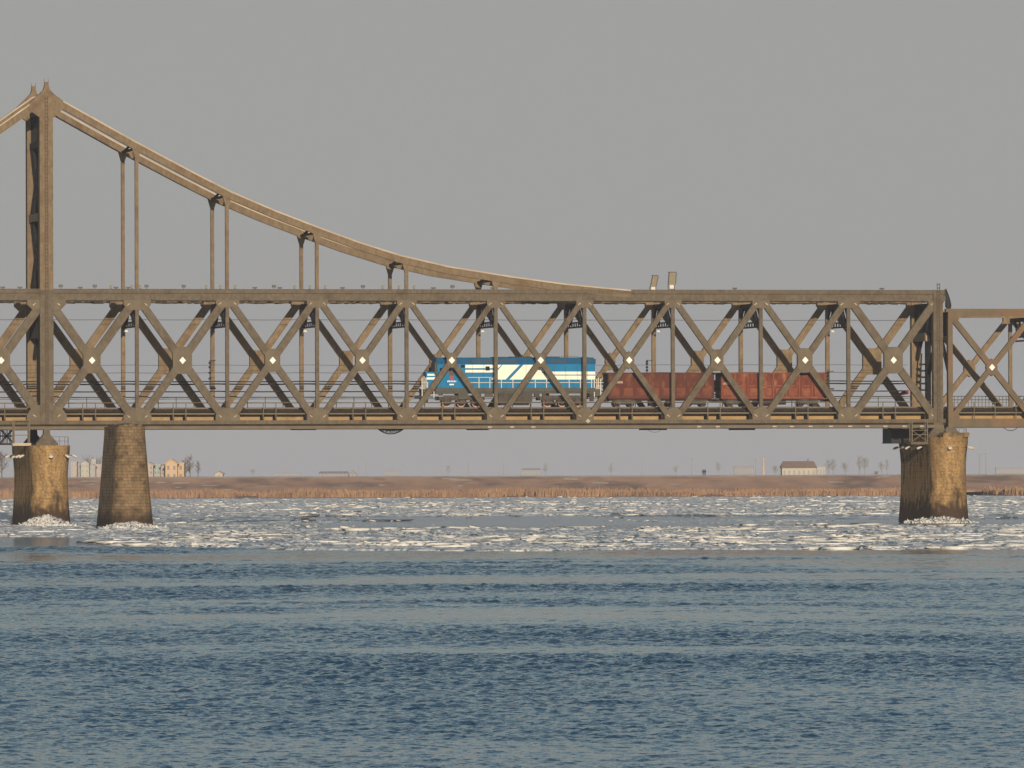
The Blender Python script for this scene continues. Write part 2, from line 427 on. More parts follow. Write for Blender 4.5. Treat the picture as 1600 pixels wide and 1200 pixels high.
# drift ice: slush sheets broken into bands, with rafted blocks on them
M['slush'] = mat('grey_slush_ice', (0.80, 0.86, 0.89), (1.12, 1.12, 1.10), 0.10, (0.7, 0.3, 1), 0.7, c3=(1.2, 1.18, 1.13), s3=0.5, t3=(0.48, 0.62), st3=(0.6, 0.3, 1), bump=0.6, bscale=1.2, spec=0.3)
M['ice'] = mat('white_rafted_ice', (0.98, 0.95, 0.89), (0.66, 0.68, 0.69), 0.5, (1, 1, 1), 0.75, spec=0.2)
def rough_normals(m, scale, amp):
    n = m.node_tree; N = n.nodes; p = N["Principled BSDF"]
    tc = N.new("ShaderNodeTexCoord"); q = N.new("ShaderNodeTexNoise"); q.inputs['Scale'].default_value = scale; q.inputs['Detail'].default_value = 4; q.inputs['Roughness'].default_value = 0.65
    n.links.new(tc.outputs['Object'], q.inputs['Vector'])
    sub = N.new("ShaderNodeVectorMath"); sub.operation = 'SUBTRACT'; sub.inputs[1].default_value = (0.5, 0.5, 0.5); n.links.new(q.outputs['Color'], sub.inputs[0])
    ml = N.new("ShaderNodeVectorMath"); ml.operation = 'SCALE'; ml.inputs['Scale'].default_value = amp; n.links.new(sub.outputs[0], ml.inputs[0])
    ge = N.new("ShaderNodeNewGeometry"); ad = N.new("ShaderNodeVectorMath"); ad.operation = 'ADD'
    n.links.new(ge.outputs['Normal'], ad.inputs[0]); n.links.new(ml.outputs[0], ad.inputs[1])
    nm = N.new("ShaderNodeVectorMath"); nm.operation = 'NORMALIZE'; n.links.new(ad.outputs[0], nm.inputs[0]); n.links.new(nm.outputs[0], p.inputs['Normal'])
rough_normals(M['slush'], 0.9, 3.0)
rough_normals(M['ice'], 3.0, 1.0)
def ice_edge(x):      # near edge of the drift
    e = 672 - 0.10 * x
    e = e + 110 / (1 + np.exp((x + 39) / 1.8)) + 55 / (1 + np.exp((x + 26) / 5.0))
    return e + 16 * (fbm(x / 9.0, x * 0 + 1.7, 3, 4) - 0.5) + 34 * (fbm(x / 26.0, x * 0 + 5.2, 8, 3) - 0.5)
def ice_density(x, y):
    """0..1 coverage by drift ice"""
    u = x / y * FPX + 800
    e = ice_edge(x)
    nz = fbm(x / 30.0, y / 55.0, 41, 4) - 0.5
    def band(a, b, s): return 1 / (1 + np.exp(-(y - a) / s)) / (1 + np.exp((y - b) / s))
    right = 1 / (1 + np.exp(-(u - 430) / 60.0))
    A = band(e, 858, 5)
    B = 0.62 * band(850, 960, 8)
    Cc = (1 - right) * 0.50 * band(950, 1260, 20) + right * 0.12 * band(960, 1230, 15)
    D = 0.93 * band(1240, 1800, 18)
    E_ = 0.50 * band(1790, 2255, 25)
    return np.clip(A + B + Cc + D + E_ + nz * 0.7 - 0.06, 0, 1) * (y > e)
def ice_sheet():
    rows = []; y = 640.0
    while y < 2275:
        rows.append(y); y += 0.7 * (y / 700.0) ** 1.6
    rows = np.array(rows); nx = 520
    U = np.linspace(-0.088, 0.088, nx)
    Yg = np.repeat(rows[:, None], nx, 1); Xg = U[None, :] * Yg
    Xg = Xg + rng.normal(0, 0.06, Xg.shape); Yg = Yg + rng.normal(0, 0.2, Yg.shape)
    den = ice_density(Xg, Yg)
    pat = fbm(Xg / 5.0, Yg / 9.0, 51, 4)
    thr = np.clip(den * 1.35 - 0.15, 0, 1)
    cover = np.quantile(pat, np.clip(thr.ravel()[::97], 0, 1)).mean() * 0 + (thr - (1 - np.interp(pat, np.quantile(pat, np.linspace(0, 1, 33)), np.linspace(0, 1, 33))))
    ridge = np.clip(fbm(Xg / 3.0, Yg / 5.0, 61, 3) - 0.45, 0, 1) * 2.0
    rid2 = np.clip(fbm(Xg / 9.0, Yg / 22.0, 63, 4) - 0.36, 0, 1) * 3.0
    h = np.where(cover > 0, 0.03 + 0.06 * np.clip(cover * 3, 0, 1) + (0.20 + 0.40 * ridge) * np.clip(rid2, 0.30, 1) * den * rng.uniform(0.0, 1.0, Xg.shape), -0.15)
    v = np.stack([Xg, Yg, h], 2).reshape(-1, 3)
    ny = len(rows)
    i = (np.arange(ny - 1)[:, None] * nx + np.arange(nx - 1)[None, :]).ravel()
    f = np.stack([i, i + 1, i + nx + 1, i + nx], 1)
    hh = h.ravel(); keep = (hh[f].max(1) > 0)
    f = f[keep]
    used = np.unique(f); remap = np.full(len(v), -1); remap[used] = np.arange(len(used))
    o = np_mesh('drift_ice_sheet', v[used], remap[f], M['slush'])
    tag(o, 'grey slushy sheets of drift ice covering the river under the bridge', 'drift ice', kind='stuff')
ice_sheet()
CUBE = np.array([(-1, -1, -1), (1, -1, -1), (1, 1, -1), (-1, 1, -1), (-1, -1, 1), (1, -1, 1), (1, 1, 1), (-1, 1, 1)], float) / 2
CF = np.array([(0, 3, 2, 1), (4, 5, 6, 7), (0, 1, 5, 4), (1, 2, 6, 5), (2, 3, 7, 6), (3, 0, 4, 7)])
def blocks_mesh(name, x, y, z, sx, sy, sz, tilt, mat_):
    n = len(x)
    c = CUBE[None] * np.stack([sx, sy, sz], 1)[:, None, :] * (1 + rng.uniform(-0.32, 0.32, (n, 8, 3)))
    a = rng.uniform(0, 2 * math.pi, n); ca, sa = np.cos(a)[:, None], np.sin(a)[:, None]
    tx = rng.normal(0, 1, n) * tilt; ty = rng.normal(0, 1, n) * tilt
    X, Y, Z = c[..., 0], c[..., 1], c[..., 2]
    Z2 = Z + X * tx[:, None] + Y * ty[:, None]
    X2 = X * ca - Y * sa; Y2 = X * sa + Y * ca
    v = np.stack([X2 + x[:, None], Y2 + y[:, None], Z2 + z[:, None]], 2).reshape(-1, 3)
    f = (CF[None] + 8 * np.arange(n)[:, None, None]).reshape(-1, 4)
    return np_mesh(name, v, f, mat_)
def ice_blocks():
    xs, ys = [], []
    for (ya, yb, n) in ((630, 870, 130000), (850, 1260, 36000), (1240, 1860, 80000), (1800, 2260, 8000)):
        y = rng.uniform(ya, yb, n); x = rng.uniform(-0.085, 0.085, n) * y
        d = ice_density(x, y)
        ridge = fbm(x / 7.0, y / 16.0, 71, 4)
        ridge2 = fbm(x / 22.0, y / 22.0, 77, 3)
        p = d * np.clip((ridge - 0.46) * 5, 0.015, 1) * np.clip((ridge2 - 0.38) * 4.0, 0.04, 1)
        k = rng.uniform(0, 1, n) < p
        xs.append(x[k]); ys.append(y[k])
    x = np.concatenate(xs); y = np.concatenate(ys); n = len(x)
    sc = (y / 900.0) ** 0.55
    s = np.clip(np.exp(rng.normal(-2.2, 0.55, n)), 0.04, 0.45) * sc
    plate = rng.uniform(0, 1, n) < 0.05                      # a few broad flat plates among the rubble
    wide = np.where(plate, s * 3.0 + rng.uniform(0.6, 3.4, n), s * 3.0)
    o = blocks_mesh('rafted_ice_blocks', x, y, np.where(plate, 0.12, 0.08 + 0.2 * s), wide, np.where(plate, wide * 0.8, s * 1.9), np.where(plate, rng.uniform(0.12, 0.3, n), s * rng.uniform(0.16, 0.5, n)), np.where(plate, 0.012, 0.11), M['ice'])
    tag(o, 'white broken blocks of rafted ice scattered over the slush', 'ice blocks', kind='stuff')
ice_blocks()

# ------------------------------------------------------------------ the truss bridge
BR = empty('truss_bridge', (X0, Y0, 0), PSI)
tag(BR, 'long tan steel truss span with tall tower and sweeping upper chords', 'bridge')
Z = {k: zc(k) for k in (453, 455, 459, 470, 473, 480, 503, 510, 561, 628, 636, 640, 643, 645, 647, 651, 655, 656, 662, 665, 670)}
PX = 1 / 12.65            # metres per photo pixel at mid span
S_END = L(1477, 560)[0]
S_BEG = -2.6 * P
NODES = list(range(-2, 11))
def ns(i): return i * P if i < 10 else L(1465, 560)[0]
DW = {-3: 13, -2: 13, -1: 13, 0: 13, 1: 12, 2: 11, 3: 10, 4: 8.5, 5: 8.5, 6: 8.3, 7: 9.5, 8: 10, 9: 12}
CG = {-3: (14, 20), -2: (14, 20), -1: (14, 20), 0: (13.5, 20), 1: (15, 21), 2: (12, 18), 3: (10.5, 17), 4: (8, 12), 5: (7, 11), 6: (8.5, 14), 7: (10, 17), 8: (12, 19), 9: (15, 21)}
BG = {-2: 24, -1: 24, 0: 31, 1: 22, 2: 19, 3: 17, 4: 16, 5: 15, 6: 14, 7: 14, 8: 14.5, 9: 18, 10: 16}
ZT, ZB = Z[470], Z[656]          # inner edges of the chords
ZM = Z[561]

def truss(t0, near):
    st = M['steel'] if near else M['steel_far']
    def q(a): return t0 + a
    mb = MB(); mb.box(S_BEG, S_END, q(-0.40), q(0.40), Z[459] + 0.02, Z[453])
    mb.box(S_BEG, S_END, q(-0.33), q(0.33), ZT, Z[459] - 0.09); mb.box(S_BEG, S_END, q(-0.20), q(0.20), Z[459] - 0.088, Z[459] + 0.018)
    mb.box(S_BEG, S_END, q(-0.43), q(0.43), Z[453], Z[453] + 0.06)
    mb.build('top_chord', st, BR)
    mb = MB(); s = S_BEG
    while s < S_END - 0.4:
        mb.box(s, s + 0.43, q(-0.30), q(0.30), ZT - random.uniform(0.10, 0.20), ZT - 0.002); s += 0.44
    mb.build('chord_lacing', M['steel_dark'], BR)
    mb = MB(); mb.box(S_BEG, S_END, q(-0.34), q(0.34), Z[662], ZB)
    mb.build('bottom_chord', st, BR)
    mb = MB(); mb.box(S_BEG, S_END, q(-0.16), q(0.2), Z[665] - 0.003, Z[662] + 0.003)
    mb.build('chord_recess_shade', M['gap'], BR)
    mb = MB(); mb.box(S_BEG, S_END - 0.3, q(-0.42), q(0.36), Z[670] + 0.02, Z[665])
    mb.build('lower_flange', M['pipe'], BR)
    for i in NODES:
        s = ns(i)
        if i not in (0, 10):
            w = (5.6 if near else 6.2) * PX
            mb = MB(); mb.box(s - w / 2, s + w / 2, q(-0.24), q(0.24), ZB - 0.1, ZT + 0.1)
            mb.build('post', st, BR)
        # gusset plates, top and bottom
        wb = BG[i] * PX
        for top in (True, False):
            if top:
                hh = (15 if abs(wb / PX) > 19 else 11) * PX
                wt = wb * 0.97
                poly = [(s - wt, ZT + 0.05), (s + wt, ZT + 0.05), (s + wt, ZT - hh * 0.45), (s + wt * 0.72, ZT - hh), (s - wt * 0.72, ZT - hh), (s - wt, ZT - hh * 0.45)]
            else:
                hh = (24 if i == 0 else 19) * PX
                poly = [(s - wb, ZB - 0.06), (s + wb, ZB - 0.06), (s + wb, ZB + hh * 0.35), (s + wb * 0.8, ZB + hh * 0.75), (s + wb * 0.38, ZB + hh), (s - wb * 0.38, ZB + hh), (s - wb * 0.8, ZB + hh * 0.75), (s - wb, ZB + hh * 0.35)]
            if i == 10:
                poly = [(min(a, s + 0.2), b) for a, b in poly]
            g = MB().prism(poly, q(-0.37), q(0.37)).build('gusset_plate', M['gusset'] if near else st, BR)
            if near:
                for sg in (-1, 1):
                    if i == 10 and sg == 1: continue
                    cx = s + sg * wb * 0.62; cz = (ZT - hh * 0.42) if top else (ZB + hh * 0.32)
                    k = sg if top else -sg
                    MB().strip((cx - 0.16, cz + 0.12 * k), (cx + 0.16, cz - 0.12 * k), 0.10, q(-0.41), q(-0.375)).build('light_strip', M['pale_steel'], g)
    for k in range(-3, 10):
        sa, sb = ns(k), ns(k + 1)
        w = DW[k] * PX * (1.0 if near else 0.97)
        o1, o2 = 0.55, 0.55
        lo, hi = ZB + 0.35, ZT - 0.35
        ma = MB().strip((sa + o1, lo), (sb - o2, hi), w, q(-0.30), q(0.30)).build('diagonal', st, BR)
        mb_ = MB().strip((sa + o1, hi), (sb - o2, lo), w, q(-0.27), q(0.27)).build('diagonal', st, BR)
        c = (sa + sb) / 2; hw, hh = CG[k][0] * PX, CG[k][1] * PX
        cz = (lo + hi) / 2
        poly = [(c - hw * 0.45, cz + hh * 1.0), (c + hw * 0.45, cz + hh * 1.0), (c + hw, cz + hh * 0.62), (c + hw, cz - hh * 0.62), (c + hw * 0.45, cz - hh), (c - hw * 0.45, cz - hh), (c - hw, cz - hh * 0.62), (c - hw, cz + hh * 0.62)]
        if hw < 9.5 * PX: poly = [(c, cz + hh), (c + hw * 0.7, cz + hh * 0.75), (c + hw, cz), (c + hw * 0.7, cz - hh * 0.75), (c, cz - hh), (c - hw * 0.7, cz - hh * 0.75), (c - hw, cz), (c - hw * 0.7, cz + hh * 0.75)]
        g = MB().prism(poly, q(-0.33), q(0.33)).build('gusset_plate', M['gusset'] if near else st, BR)
        if near:
            r = 5.6 * PX
            MB().prism([(c, cz + r), (c - r * 0.9, cz), (c, cz - r), (c + r * 0.9, cz)], q(-0.40), q(-0.335)).build('marker_plate', M['white'], g)
truss(0.0, True)
truss(W, False)

# end post with ladder
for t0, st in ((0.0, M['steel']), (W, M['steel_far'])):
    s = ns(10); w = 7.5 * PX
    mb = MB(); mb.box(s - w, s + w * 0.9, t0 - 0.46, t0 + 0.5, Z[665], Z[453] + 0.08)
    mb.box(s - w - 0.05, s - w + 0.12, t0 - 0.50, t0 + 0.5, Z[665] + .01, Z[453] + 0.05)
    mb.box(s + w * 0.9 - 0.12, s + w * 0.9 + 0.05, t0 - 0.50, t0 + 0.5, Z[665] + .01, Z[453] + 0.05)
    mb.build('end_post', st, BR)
def ladder(s, z0, z1, t0):
    mb = MB()
    for a in (-0.16, 0.16): mb.box(s + a - 0.035, s + a + 0.035, t0 - 0.10, t0, z0, z1)
    z = z0 + 0.2
    while z < z1 - 0.1:
        mb.box(s - 0.125, s + 0.125, t0 - 0.08, t0 - 0.02, z, z + 0.12); z += 0.46
    mb.build('ladder', M['ladder'], BR)
ladder(ns(10), Z[662], Z[453] + 0.9, -0.51)

# suspension-shaped upper chords
CH = [(72, 146), (86, 153.5), (100, 161), (150, 189), (200, 217), (250, 244), (305, 273), (360, 301), (430, 331), (500, 358), (560, 380), (625, 400.5), (700, 418), (800, 434), (880, 445), (940, 451), (985, 455)]
chord = [L(x, y) for x, y in CH]
left = [L(x, y) for x, y in ((72, 146), (40, 168.5), (0, 197), (-40, 222), (-100, 257), (-180, 299), (-260, 338))]
def ch_z(s):
    return float(np.interp(s, [c[0] for c in chord], [c[1] for c in chord]))
def sweep(pts, depth, ta, tb, off=0.0):
    up, dn = [], []
    for i, p in enumerate(pts):
        a = Vector(pts[max(i - 1, 0)]); b = Vector(pts[min(i + 1, len(pts) - 1)])
        d = (b - a).normalized(); n = Vector((-d.y, d.x)) if d.x > 0 else Vector((d.y, -d.x))
        up.append((p[0] + n.x * off, p[1] + n.y * off)); dn.append((p[0] + n.x * (off - depth), p[1] + n.y * (off - depth)))
    mb = MB()
    for i in range(len(pts) - 1):
        mb.quadbox([(dn[i][0], ta, dn[i][1]), (dn[i + 1][0], ta, dn[i + 1][1]), (dn[i + 1][0], tb, dn[i + 1][1]), (dn[i][0], tb, dn[i][1]),
                    (up[i][0], ta, up[i][1]), (up[i + 1][0], ta, up[i + 1][1]), (up[i + 1][0], tb, up[i + 1][1]), (up[i][0], tb, up[i][1])])
    return mb
for t0 in (0.0, W):
    for pts in (chord, left):
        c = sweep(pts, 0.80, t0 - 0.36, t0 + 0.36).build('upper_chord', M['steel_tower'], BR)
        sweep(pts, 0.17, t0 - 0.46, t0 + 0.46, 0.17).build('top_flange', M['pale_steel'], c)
    for i in range(-2, 7):
        if i == 0: continue
        s = ns(i)
        zt = (ch_z(s) if i > 0 else float(np.interp(s, [p[0] for p in left][::-1], [p[1] for p in left][::-1]))) - 0.7
        if zt - Z[453] < 0.2: continue
        w = 5.4 * PX / 2
        mb = MB(); mb.box(s - w, s + w, t0 - 0.22, t0 + 0.22, Z[453] + 0.05, zt)
        mb.prism([(s - w * 2.6, zt + 0.1), (s + w * 2.6, zt - 0.1), (s + w, zt - 1.1), (s - w, zt - 1.1)], t0 - 0.27, t0 + 0.27)
        mb.build('hanger', M['steel_tower'], BR)
for i in range(1, 6):
    s = ns(i); zt = ch_z(s)
    mb = MB()
    mb.box(s - 0.2, s + 0.2, 0.36, W - 0.36, zt - 0.75, zt - 0.5)
    mb.bar((s, 0.3, zt - 0.7), (s, W / 2, zt - 0.1), 0.22); mb.bar((s, W / 2, zt - 0.1), (s, W - 0.3, zt - 0.7), 0.22)
    mb.bar((s, 0.3, zt - 0.1), (s + 1.6, W - 0.4, zt - 0.75), 0.2)
    mb.build('chord_brace', M['steel_dark'], BR)

# tower
TW = 10.5 * PX
zt_top = L(72, 165)[1]
for t0, st in ((0.0, M['steel_tower']), (W, M['steel_tower'])):
    mb = MB()
    ta, tb = (-0.47, 1.0) if t0 == 0 else (W - 0.6, W + 0.6)
    mb.box(-TW, TW, ta, tb, Z[453] - 0.1, zt_top)
    for a in (-TW, TW - 0.14): mb.box(a, a + 0.14, ta - 0.05, tb - 0.05, Z[453] + 0.05, zt_top - 0.6)
    mb.build('tower_column', st, BR)
    mb = MB(); mb.box(-TW, TW, ta - 0.01, tb - 0.01, Z[662], Z[453] - 0.11)
    for a in (-TW, TW - 0.14): mb.box(a, a + 0.14, ta - 0.05, tb - 0.05, Z[655], ZT)
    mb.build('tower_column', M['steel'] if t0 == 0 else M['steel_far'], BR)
    poly = [(69, 133), (75, 133), (77, 140), (84, 147.5), (97, 157), (100, 168), (84, 183), (60, 183), (43, 171), (46, 161), (60, 147.5), (67, 140)]
    mb = MB(); mb.prism([L(x, y) for x, y in poly], t0 - 0.42 if t0 else -0.49, t0 + 0.42)
    mb.build('saddle_plate', M['steel_tower'], BR)
    c = L(72, 130)
    mb = MB(); mb.box(c[0] - 0.26, c[0] + 0.26, t0 - 0.26, t0 + 0.26, L(72, 133)[1], L(72, 128)[1])
    for a in (-0.24, 0.24): mb.box(c[0] + a - 0.03, c[0] + a + 0.03, t0 - 0.03, t0 + 0.03, L(72, 128)[1] - .1, L(72, 123)[1])
    mb.build('finial', M['steel_tower'], BR)
ladder(0.0, Z[662], L(72, 150)[1], -0.54)
def tz(y): return L(60, y, W / 2)[1]
mb = MB()
for k in range(9):
    t = 1.2 + k * (W - 2.0) / 8
    mb.box(-0.35, -0.15, t - 0.14, t + 0.14, tz(222), tz(176))
    mb.box(0.15, 0.35, t - 0.14, t + 0.14, tz(222), tz(176))
mb.box(-0.5, 0.5, 1.0, W - 0.6, tz(182), tz(174))
mb.box(-0.5, 0.5, 1.0, W - 0.6, tz(232), tz(222))
mb.build('tower_portal', M['steel_dark'], BR)
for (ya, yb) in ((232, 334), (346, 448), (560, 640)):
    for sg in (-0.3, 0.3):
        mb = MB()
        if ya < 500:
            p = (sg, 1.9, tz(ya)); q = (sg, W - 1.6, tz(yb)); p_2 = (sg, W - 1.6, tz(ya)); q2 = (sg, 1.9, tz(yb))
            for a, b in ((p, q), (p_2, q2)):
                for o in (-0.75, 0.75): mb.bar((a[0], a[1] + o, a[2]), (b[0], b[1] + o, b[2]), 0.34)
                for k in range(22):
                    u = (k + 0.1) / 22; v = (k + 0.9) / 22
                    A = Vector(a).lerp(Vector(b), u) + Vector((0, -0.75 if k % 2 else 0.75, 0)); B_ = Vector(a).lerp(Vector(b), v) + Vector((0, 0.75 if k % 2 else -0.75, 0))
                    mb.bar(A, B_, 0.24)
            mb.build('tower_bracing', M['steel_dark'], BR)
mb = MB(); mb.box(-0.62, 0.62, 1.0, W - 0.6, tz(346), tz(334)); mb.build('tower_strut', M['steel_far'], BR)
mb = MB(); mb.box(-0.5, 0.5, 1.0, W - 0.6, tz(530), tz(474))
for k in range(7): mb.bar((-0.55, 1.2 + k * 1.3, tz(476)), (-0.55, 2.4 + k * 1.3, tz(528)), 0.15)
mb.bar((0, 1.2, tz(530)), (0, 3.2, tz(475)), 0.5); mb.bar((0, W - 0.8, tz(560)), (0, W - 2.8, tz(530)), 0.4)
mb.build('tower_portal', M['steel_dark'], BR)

# sway frames between the two trusses, with the small lattice strut
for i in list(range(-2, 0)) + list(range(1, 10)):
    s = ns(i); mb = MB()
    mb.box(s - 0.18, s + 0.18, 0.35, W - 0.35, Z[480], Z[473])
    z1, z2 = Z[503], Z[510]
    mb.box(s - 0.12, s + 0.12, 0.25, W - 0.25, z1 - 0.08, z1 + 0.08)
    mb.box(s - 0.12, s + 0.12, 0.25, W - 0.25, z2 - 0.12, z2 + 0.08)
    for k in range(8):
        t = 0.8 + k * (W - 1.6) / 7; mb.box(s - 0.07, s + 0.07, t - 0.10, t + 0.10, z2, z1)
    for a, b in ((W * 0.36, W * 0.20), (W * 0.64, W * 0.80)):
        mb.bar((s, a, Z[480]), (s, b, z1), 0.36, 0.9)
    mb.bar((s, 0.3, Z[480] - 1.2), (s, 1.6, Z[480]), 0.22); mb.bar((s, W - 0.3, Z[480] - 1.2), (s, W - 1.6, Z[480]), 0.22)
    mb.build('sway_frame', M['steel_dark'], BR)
# end portal
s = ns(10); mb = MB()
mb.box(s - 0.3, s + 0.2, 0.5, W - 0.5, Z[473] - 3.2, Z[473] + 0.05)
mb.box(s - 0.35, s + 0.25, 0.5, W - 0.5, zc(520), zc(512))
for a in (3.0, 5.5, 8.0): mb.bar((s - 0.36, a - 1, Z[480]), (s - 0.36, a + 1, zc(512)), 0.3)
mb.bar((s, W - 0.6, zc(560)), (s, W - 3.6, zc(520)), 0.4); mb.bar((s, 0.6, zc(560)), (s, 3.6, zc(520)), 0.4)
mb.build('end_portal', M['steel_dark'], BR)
mb = MB(); mb.box(s - 0.55, s - 0.38, 4.3, W - 0.6, zc(532), zc(519)); mb.build('portal_plate', M['pipe'], BR)
a = L(1449, 513, 5.0); b = L(1449, 533, 5.0)
mb = MB(); mb.box(a[0] - 0.26, a[0] + 0.26, 4.7, 5.0, b[1], a[1]); mb.build('portal_plate', M['pale_steel'], BR)
mb = MB()
for k in range(5):
    c = L(1441, 568 + k * 10, 7.0); mb.box(c[0] - 0.3, c[0] + 0.45, 6.6, 7.4, c[1] - 0.22, c[1])
c0, c1 = L(1438, 608, 6.7), L(1440, 552, 6.7)
mb.bar((c0[0], 6.7, c0[1]), (c1[0], 6.7, c1[1]), 0.15); mb.build('stair', M['steel_dark'], BR)

# floor: beams, stringers, road deck, walkway, railings
mb = MB()
for k in range(-4, 21):
    s = k * P / 2
    mb.box(s - 0.18, s + 0.18, 0.45, W - 0.45, Z[665] + 0.05, Z[656])
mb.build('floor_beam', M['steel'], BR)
for t in (2.6, 4.2):
    mb = MB(); mb.box(S_BEG, S_END - 0.1, t - 0.12, t + 0.12, Z[656] + 0.003, Z[643]); mb.build('stringer', M['stringer'], BR)
mb = MB(); mb.box(S_BEG, S_END - 0.1, 5.6, W - 0.4, Z[656] + 0.006, Z[645]); mb.build('road_deck', M['asphalt'], BR)
mb = MB(); mb.box(S_BEG, S_END - 0.1, 0.75, 1.75, Z[647], Z[645] + 0.03); mb.build('walkway', M['pipe'], BR)
brk = MB()
posts = []
for k in range(-3, 10):
    for off in (58, 78): posts.append(ns(k) + off * PX)
    for off in (12, 127): brk.box(ns(k) + off * PX - 0.15, ns(k) + off * PX + 0.15, 0.8, 2.47, Z[656] + 0.003, Z[647] - 0.003)
for s in posts: brk.box(s - 0.12, s + 0.12, 0.8, 2.47, Z[656] + 0.003, Z[647] - 0.003)
brk.build('walkway_bracket', M['gap'], BR)
mb = MB()
for s in posts: mb.box(s - 0.055, s + 0.055, 0.64, 0.74, Z[655], Z[628])
for z, h in ((Z[628], 0.07), (Z[636], 0.05)): mb.box(S_BEG, S_END - 0.3, 0.62, 0.70, z - h, z)
mb.build('handrail', M['pipe'], BR)
def fz(y): return L(774, y, W + 0.6)[1]
mb = MB()
s = S_BEG
while s < S_END:
    mb.box(s - 0.04, s + 0.04, W + 0.6, W + 0.7, fz(645), fz(620)); s += P / 5
for y, h in ((619.5, 0.12), (622.5, 0.07), (629, 0.06), (638, 0.06)): mb.box(S_BEG, S_END, W + 0.58, W + 0.66, fz(y) - h, fz(y))
mb.build('handrail', M['frame_grey'], BR)

# ------------------------------------------------------------------ second, lower span on the right
B2 = empty('truss_bridge', (X0, Y0, 0), PSI)
tag(B2, 'lower rust streaked truss span at the right edge of the photo', 'bridge')
a0 = L(1484, 560)[0]; p2 = L(1614, 560)[0] - a0
y2 = dict(t0=L(1560, 482.5)[1], t1=L(1560, 487.5)[1], t2=L(1560, 494)[1], b0=L(1560, 654)[1], b1=L(1560, 660)[1], b2=L(1560, 667.5)[1])
e2 = a0 + 3.2 * p2
for t0 in (0.0, W):
    st = M['steel_orange'] if t0 == 0 else M['steel_far']
    mb = MB(); mb.box(a0 - 0.55, e2, t0 - 0.38, t0 + 0.38, y2['t1'], y2['t0']); mb.box(a0 - 0.3, e2, t0 - 0.31, t0 + 0.31, y2['t2'], y2['t1']); mb.build('top_chord', st, B2)
    mb = MB(); mb.box(a0 - 0.3, e2, t0 - 0.34, t0 + 0.34, y2['b1'], y2['b0']); mb.box(a0 - 0.3, e2, t0 - 0.38, t0 + 0.38, y2['b2'], y2['b1']); mb.build('bottom_chord', st, B2)
    mb = MB(); mb.box(a0 - 0.30, a0 + 0.30, t0 - 0.41, t0 + 0.4, y2['b1'], y2['t0'] - 0.2); mb.build('end_post', st, B2)
    for k in range(3):
        sa, sb = a0 + k * p2, a0 + (k + 1) * p2
        lo, hi = y2['b0'] + 0.3, y2['t2'] - 0.3
        MB().strip((sa + 0.4, lo), (sb - 0.4, hi), 0.66, t0 - 0.24, t0 + 0.24).build('diagonal', st, B2)
        MB().strip((sa + 0.4, hi), (sb - 0.4, lo), 0.72, t0 - 0.27, t0 + 0.27).build('diagonal', st, B2)
        if k: mb = MB(); mb.box(sa - 0.22, sa + 0.22, t0 - 0.21, t0 + 0.21, y2['b0'] - .1, y2['t2'] + .1); mb.build('post', st, B2)
        c, cz = (sa + sb) / 2, (lo + hi) / 2
        g = MB().prism([(c, cz + 1.1), (c + 0.62, cz + 0.6), (c + 0.75, cz), (c + 0.55, cz - 0.8), (c, cz - 1.1), (c - 0.62, cz - 0.6), (c - 0.75, cz), (c - 0.55, cz + 0.8)], t0 - 0.30, t0 + 0.30).build('gusset_plate', st, B2)
        if t0 == 0: MB().prism([(c, cz + 0.42), (c - 0.38, cz), (c, cz - 0.42), (c + 0.38, cz)], -0.38, -0.305).build('marker_plate', M['white'], g)
        if t0:
            MB().box(sb - 0.95, sb + 0.95, t0 - 0.34, t0 + 0.34, y2['t2'] - 0.75, y2['t2'] - 0.003).build('gusset_plate', st, B2)
        for zz, hh in ((y2['t2'], -0.8), (y2['b0'], 0.9)):
            pl = [(sa - 0.2, zz), (sa + 1.15, zz), (sa + 1.15, zz + hh * 0.5), (sa + 0.5, zz + hh), (sa - 0.2, zz + hh)]
            MB().prism(pl, t0 - 0.345, t0 + 0.345).build('gusset_plate', st, B2)
mb = MB(); mb.box(a0 - 0.15, a0 + 0.15, 0.5, W - 0.5, y2['t2'] - 2.4, y2['t1'])
mb.bar((a0, 0.5, y2['t2'] - 7), (a0, 4.5, y2['t2'] - 2.4), 0.4); mb.bar((a0, W - 0.5, y2['t2'] - 7), (a0, W - 4.5, y2['t2'] - 2.4), 0.4)
mb.build('end_portal', M['steel_dark'], B2)
for k in (1, 2):
    s = a0 + k * p2; mb = MB(); mb.box(s - 0.15, s + 0.15, 0.4, W - 0.4, y2['t2'] - 0.6, y2['t2'] - 0.1); mb.box(s - 0.1, s + 0.1, 0.4, W - 0.4, y2['t2'] - 2.6, y2['t2'] - 2.4)
    mb.box(s - 0.1, s + 0.1, 0.4, W - 0.4, y2['t2'] - 3.1, y2['t2'] - 2.9)
    for t in (2.5, 4.5, 6.5, 8.5): mb.bar((s, t - 1, y2['t2'] - 2.5), (s, t, y2['t2'] - 0.3), 0.2)
    mb.build('sway_frame', M['steel_dark'], B2)
mb = MB(); mb.box(a0, e2, 2.48, 2.72, y2['b1'], Z[643]); mb.box(a0, e2, 4.08, 4.32, y2['b1'], Z[643]); mb.build('stringer', M['stringer'], B2)
mb = MB(); mb.box(a0, e2, 5.6, W - 0.4, y2['b1'], Z[645]); mb.build('road_deck', M['asphalt'], B2)
mb = MB(); mb.box(a0 + 0.3, e2, 0.75, 1.75, Z[647], Z[645]); mb.build('walkway', M['pipe'], B2)
mb = MB(); s = a0 + 0.6
while s < e2: mb.box(s - 0.05, s + 0.05, 0.64, 0.74, y2['b0'], Z[628] - 0.1); s += 2.7
for z in (Z[628] - 0.1, Z[636]): mb.box(a0 + 0.3, e2, 0.62, 0.70, z - 0.06, z)
mb.build('handrail', M['pipe'], B2)
mb = MB(); s = a0
